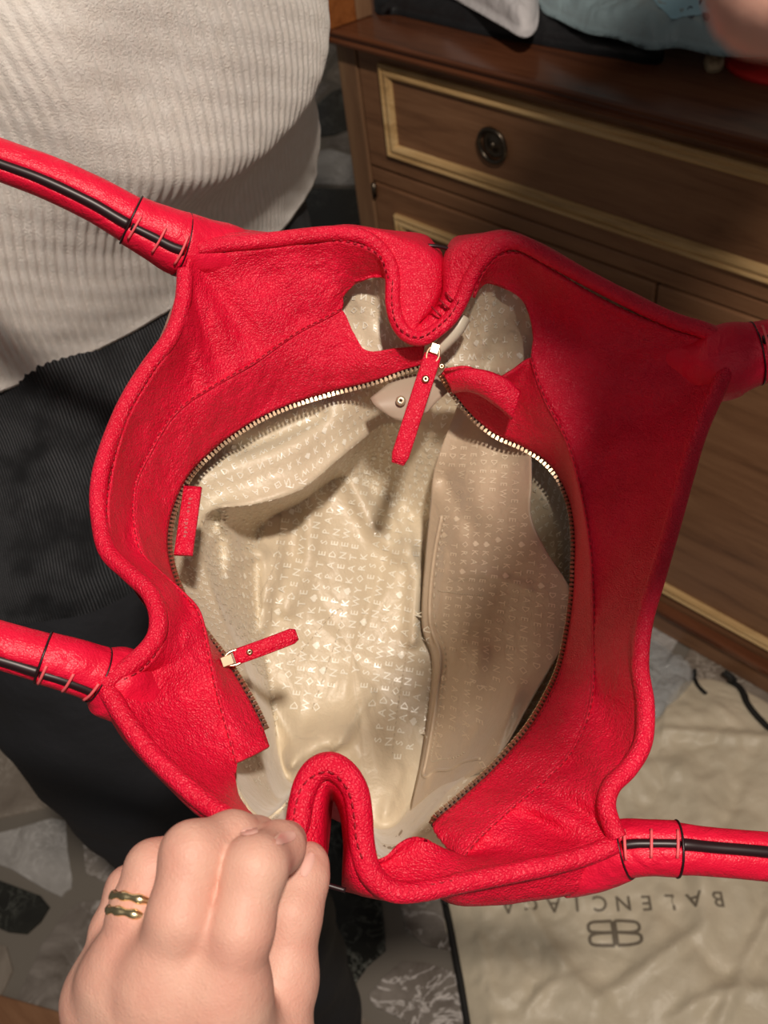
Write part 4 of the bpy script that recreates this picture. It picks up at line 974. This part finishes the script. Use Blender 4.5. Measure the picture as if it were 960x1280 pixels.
fing = dict(
 index=[(280, 1238, .304, .0118), (300, 1160, .300, .0098), (319, 1084, .305, .0096), (348, 1060, .322, .0081), (358, 1052, .336, .0070)],
 middle=[(205, 1225, .305, .0118), (226, 1145, .300, .0098), (241, 1068, .306, .0096), (290, 1048, .318, .0082), (322, 1046, .331, .0070)],
 ring=[(152, 1225, .314, .0110), (172, 1140, .314, .0088), (192, 1086, .320, .0087), (240, 1066, .332, .0078), (300, 1056, .340, .0070)],
 pinky=[(128, 1250, .326, .0098), (143, 1165, .328, .0076), (162, 1112, .333, .0074), (200, 1092, .342, .0068), (250, 1082, .346, .0062)])
thumb = [(330, 1330, .330, .0140), (352, 1225, .334, .0115), (364, 1140, .338, .0098), (377, 1096, .345, .0088), (384, 1078, .349, .0072)]
wr = [(215, 1560, .335), (260, 1560, .335)]
f = None
for fn, ra, w in (('index', .0125, (268, 1540, .325)), ('middle', .0125, (235, 1540, .322)), ('ring', .012, (200, 1540, .326)), ('pinky', .0115, (178, 1540, .333))):
    c = capsule(G, J(*fing[fn][0][:3]) + np.array([0, 0, -.001]), J(*w), ra, .019); f = c if f is None else smin(f, c, .016)
f = smin(f, capsule(G, J(330, 1330, .330), J(250, 1540, .332), .0155, .02), .012)
f = smin(f, capsule(G, J(300, 1300, .328), J(220, 1300, .330), .014, .014), .012)
f = smin(f, capsule(G, J(282, 1262, .309), J(205, 1256, .311), .0115, .0115), .012); f = smin(f, capsule(G, J(205, 1256, .311), J(140, 1262, .322), .0112, .0095), .012)
f = smin(f, capsule(G, J(240, 1340, .312), J(180, 1340, .318), .0135, .0125), .014); f = smin(f, capsule(G, J(335, 1300, .325), J(290, 1270, .318), .0105, .011), .010)
for fn in ('pinky', 'ring', 'middle', 'index'):
    ch = fing[fn]; g = None; k0 = J(*ch[0][:3])
    for a, b_ in zip(ch[:-1], ch[1:]):
        c = capsule(G, J(*a[:3]), J(*b_[:3]), a[3], b_[3]); g = c if g is None else smin(g, c, .0035)
    dist = np.linalg.norm(G - k0, axis=-1); k_ = np.interp(dist, [.009, .020, .030], [.011, .005, .0004]); f = smin(f, g, k_)
g = None
for a, b_ in zip(thumb[:-1], thumb[1:]):
    c = capsule(G, J(*a[:3]), J(*b_[:3]), a[3], b_[3]); g = c if g is None else smin(g, c, .005)
dist = np.linalg.norm(G - J(*thumb[0][:3]), axis=-1); k_ = np.interp(dist, [.012, .035], [.010, .0008]); f = smin(f, g, k_)
# knuckle dimples
for (px, py, d, r_, s_) in ((285, 1218, .289, .010, -.0008),):
    f = f + s_ * np.exp(-(np.linalg.norm(G - J(px, py, d), axis=-1) / r_) ** 2)
V, Fc = surface_nets(f, lo, hs)
# light smoothing
for _ in range(1):
    acc = np.zeros_like(V); cnt = np.zeros(len(V))
    for k in range(4):
        np.add.at(acc, Fc[:, k], V[Fc[:, (k + 1) % 4]] + V[Fc[:, (k - 1) % 4]]); np.add.at(cnt, Fc[:, k], 2)
    V = V * .5 + .5 * acc / cnt[:, None]
SKIN = mat('skin', (0.76, 0.44, 0.36), 0.56); bk = bsdf(SKIN)
bk.inputs['Subsurface Weight'].default_value = .12; bk.inputs['Subsurface Radius'].default_value = (1.0, .35, .2); bk.inputs['Subsurface Scale'].default_value = .004
co = coords(SKIN); n1 = tex_noise(SKIN, co, 38, 3); n2 = tex_noise(SKIN, co, 700, 3); colour(SKIN, ramp(SKIN, n1, [(.35, (.66, .34, .265)), (.65, (.72, .43, .335))]))
add_bump(SKIN, [(n2, .3), (tex_voro(SKIN, co, 700, 'DISTANCE_TO_EDGE'), .35), (tex_noise(SKIN, co, 150, 3), .8)], .0008, .55)
hand = empty('person', P(215, 1200, .33), "person's pale left hand pinching the bag rim, seen from above, gold ring on finger", 'person')
W = cam2w(V)
mesh('hand', W, Fc, SKIN, hand)
# forearm sleeve beyond the frame
NAIL = mat('nail', (.80, .47, .40), .25)
bvh_h = BVHTree.FromPolygons([tuple(v) for v in W], [tuple(int(i) for i in q) for q in Fc])
def nail(cx, cy, L_, w, ang, parent):
    """a nail plate laid on the skin of the fingertip"""
    V = []; ok = True; o = Vector(CAM)
    for i in range(11):
        t = i / 10 * 2 - 1; ww = w * (1 - max(0, t) ** 3 * .35 - max(0, -t) ** 3 * .5)
        for j in range(9):
            u_ = j / 4 - 1; x = cx + math.cos(ang) * t * L_ - math.sin(ang) * u_ * ww; y = cy + math.sin(ang) * t * L_ + math.cos(ang) * u_ * ww
            d = P(x, y, 1.0) - CAM; h = bvh_h.ray_cast(o, Vector(unit(d)))
            if h[0] is None: return None
            V.append(np.array(h[0]) + np.array(h[1]) * (.00035 + .0004 * (1 - u_ * u_)))
    return mesh('nail', V, grid_faces(11, 9), NAIL, parent)
for c_ in ((355, 1048, 13, 7, -.35), (311, 1040, 11, 5, -.15), (384, 1082, 15, 6, -1.2)):
    if nail(*c_, hand) is None: print('nail missed', c_)
# ring on the ring finger
ax = unit(J(192, 1086, .320) - J(172, 1140, .314)); cz = J(174, 1136, .3142)
u = unit(np.cross(ax, [0, 0, 1.0])); v = np.cross(ax, u)
fr = -PI / 2 if (R @ v) @ VIEW < 0 else PI / 2
fr = PI / 2 if (R @ v) @ VIEW > 0 else -PI / 2
a = np.linspace(fr - 1.1, fr + 2 * PI + 1.1, 90); off = np.linspace(-.0030, .0030, 90)
C_ = cam2w(cz + .0092 * (np.cos(a)[:, None] * u + np.sin(a)[:, None] * v) + ax * off[:, None])
V, Fc = tube(C_, (.0013 + .00025 * np.sin(a * 11)), 10, ref=R @ ax, flat=1.1); 
mesh('ring', V, Fc, GOLD, own=True, label='gold wrap ring with hammered bands worn on the ring finger', cat='ring')
# photographer's fingertip, top right; unseen hand and sleeved arm added to shade the bag
hs = .002; lo = np.array([.015, .00, -.125]); hi = np.array([.195, .29, .075]); shp = np.ceil((hi - lo) / hs).astype(int)
G = lo + np.stack(np.meshgrid(*[np.arange(k) for k in shp], indexing='ij'), -1) * hs
def chain(pts, k=.004):
    g = None
    for a, b_ in zip(pts[:-1], pts[1:]):
        c = capsule(G, a[:3], b_[:3], a[3], b_[3]); g = c if g is None else smin(g, c, k)
    return g
f = smin(capsule(G, (.150, .24, .02), (.125, .18, -.015), .026, .024), capsule(G, (.150, .24, .02), (.136, .155, .008), .026, .022), .015)
for ch in ([(.038, .051, -.096, .0072), (.058, .078, -.100, .0082), (.085, .118, -.085, .0092), (.122, .178, -.025, .012)],
           [(.078, .126, .020, .0072), (.080, .130, -.010, .0082), (.102, .145, -.040, .0092), (.128, .168, -.012, .012)],
           [(.082, .108, .030, .0070), (.086, .112, .002, .0080), (.106, .126, -.020, .0090), (.134, .155, .002, .012)],
           [(.088, .090, .038, .0064), (.092, .092, .014, .0072), (.112, .110, -.006, .0080), (.138, .140, .014, .011)],
           [(.095, .168, .052, .0085), (.115, .190, .050, .0098), (.145, .210, .030, .014)]):
    f = smin(f, chain(ch), .004)
V, Fc = surface_nets(f, lo, hs)
arm = empty('person', cam2w(np.array([[.16, .18, .02]]))[0], 'blurred pale fingertip of the person taking the picture, upper right corner', 'person')
ft = mesh('hand', cam2w(V), Fc, SKIN, arm)
C_ = cam2w(cr([(.152, .235, .016), (.142, .26, .022), (.142, .31, .035), (.165, .39, .045), (.235, .47, .05), (.33, .54, .05)], n=50))
V, Fc = tube(C_, np.interp(np.linspace(0, 1, 50), [0, .08, .4, 1], [.044, .062, .070, .074]), 48); V = np.array([v + VIEW * .004 * nz(v, 14, 2) for v in V])
mesh('shade_sleeve', V, Fc, mat('dark_sleeve', (.04, .045, .06), .85), arm)
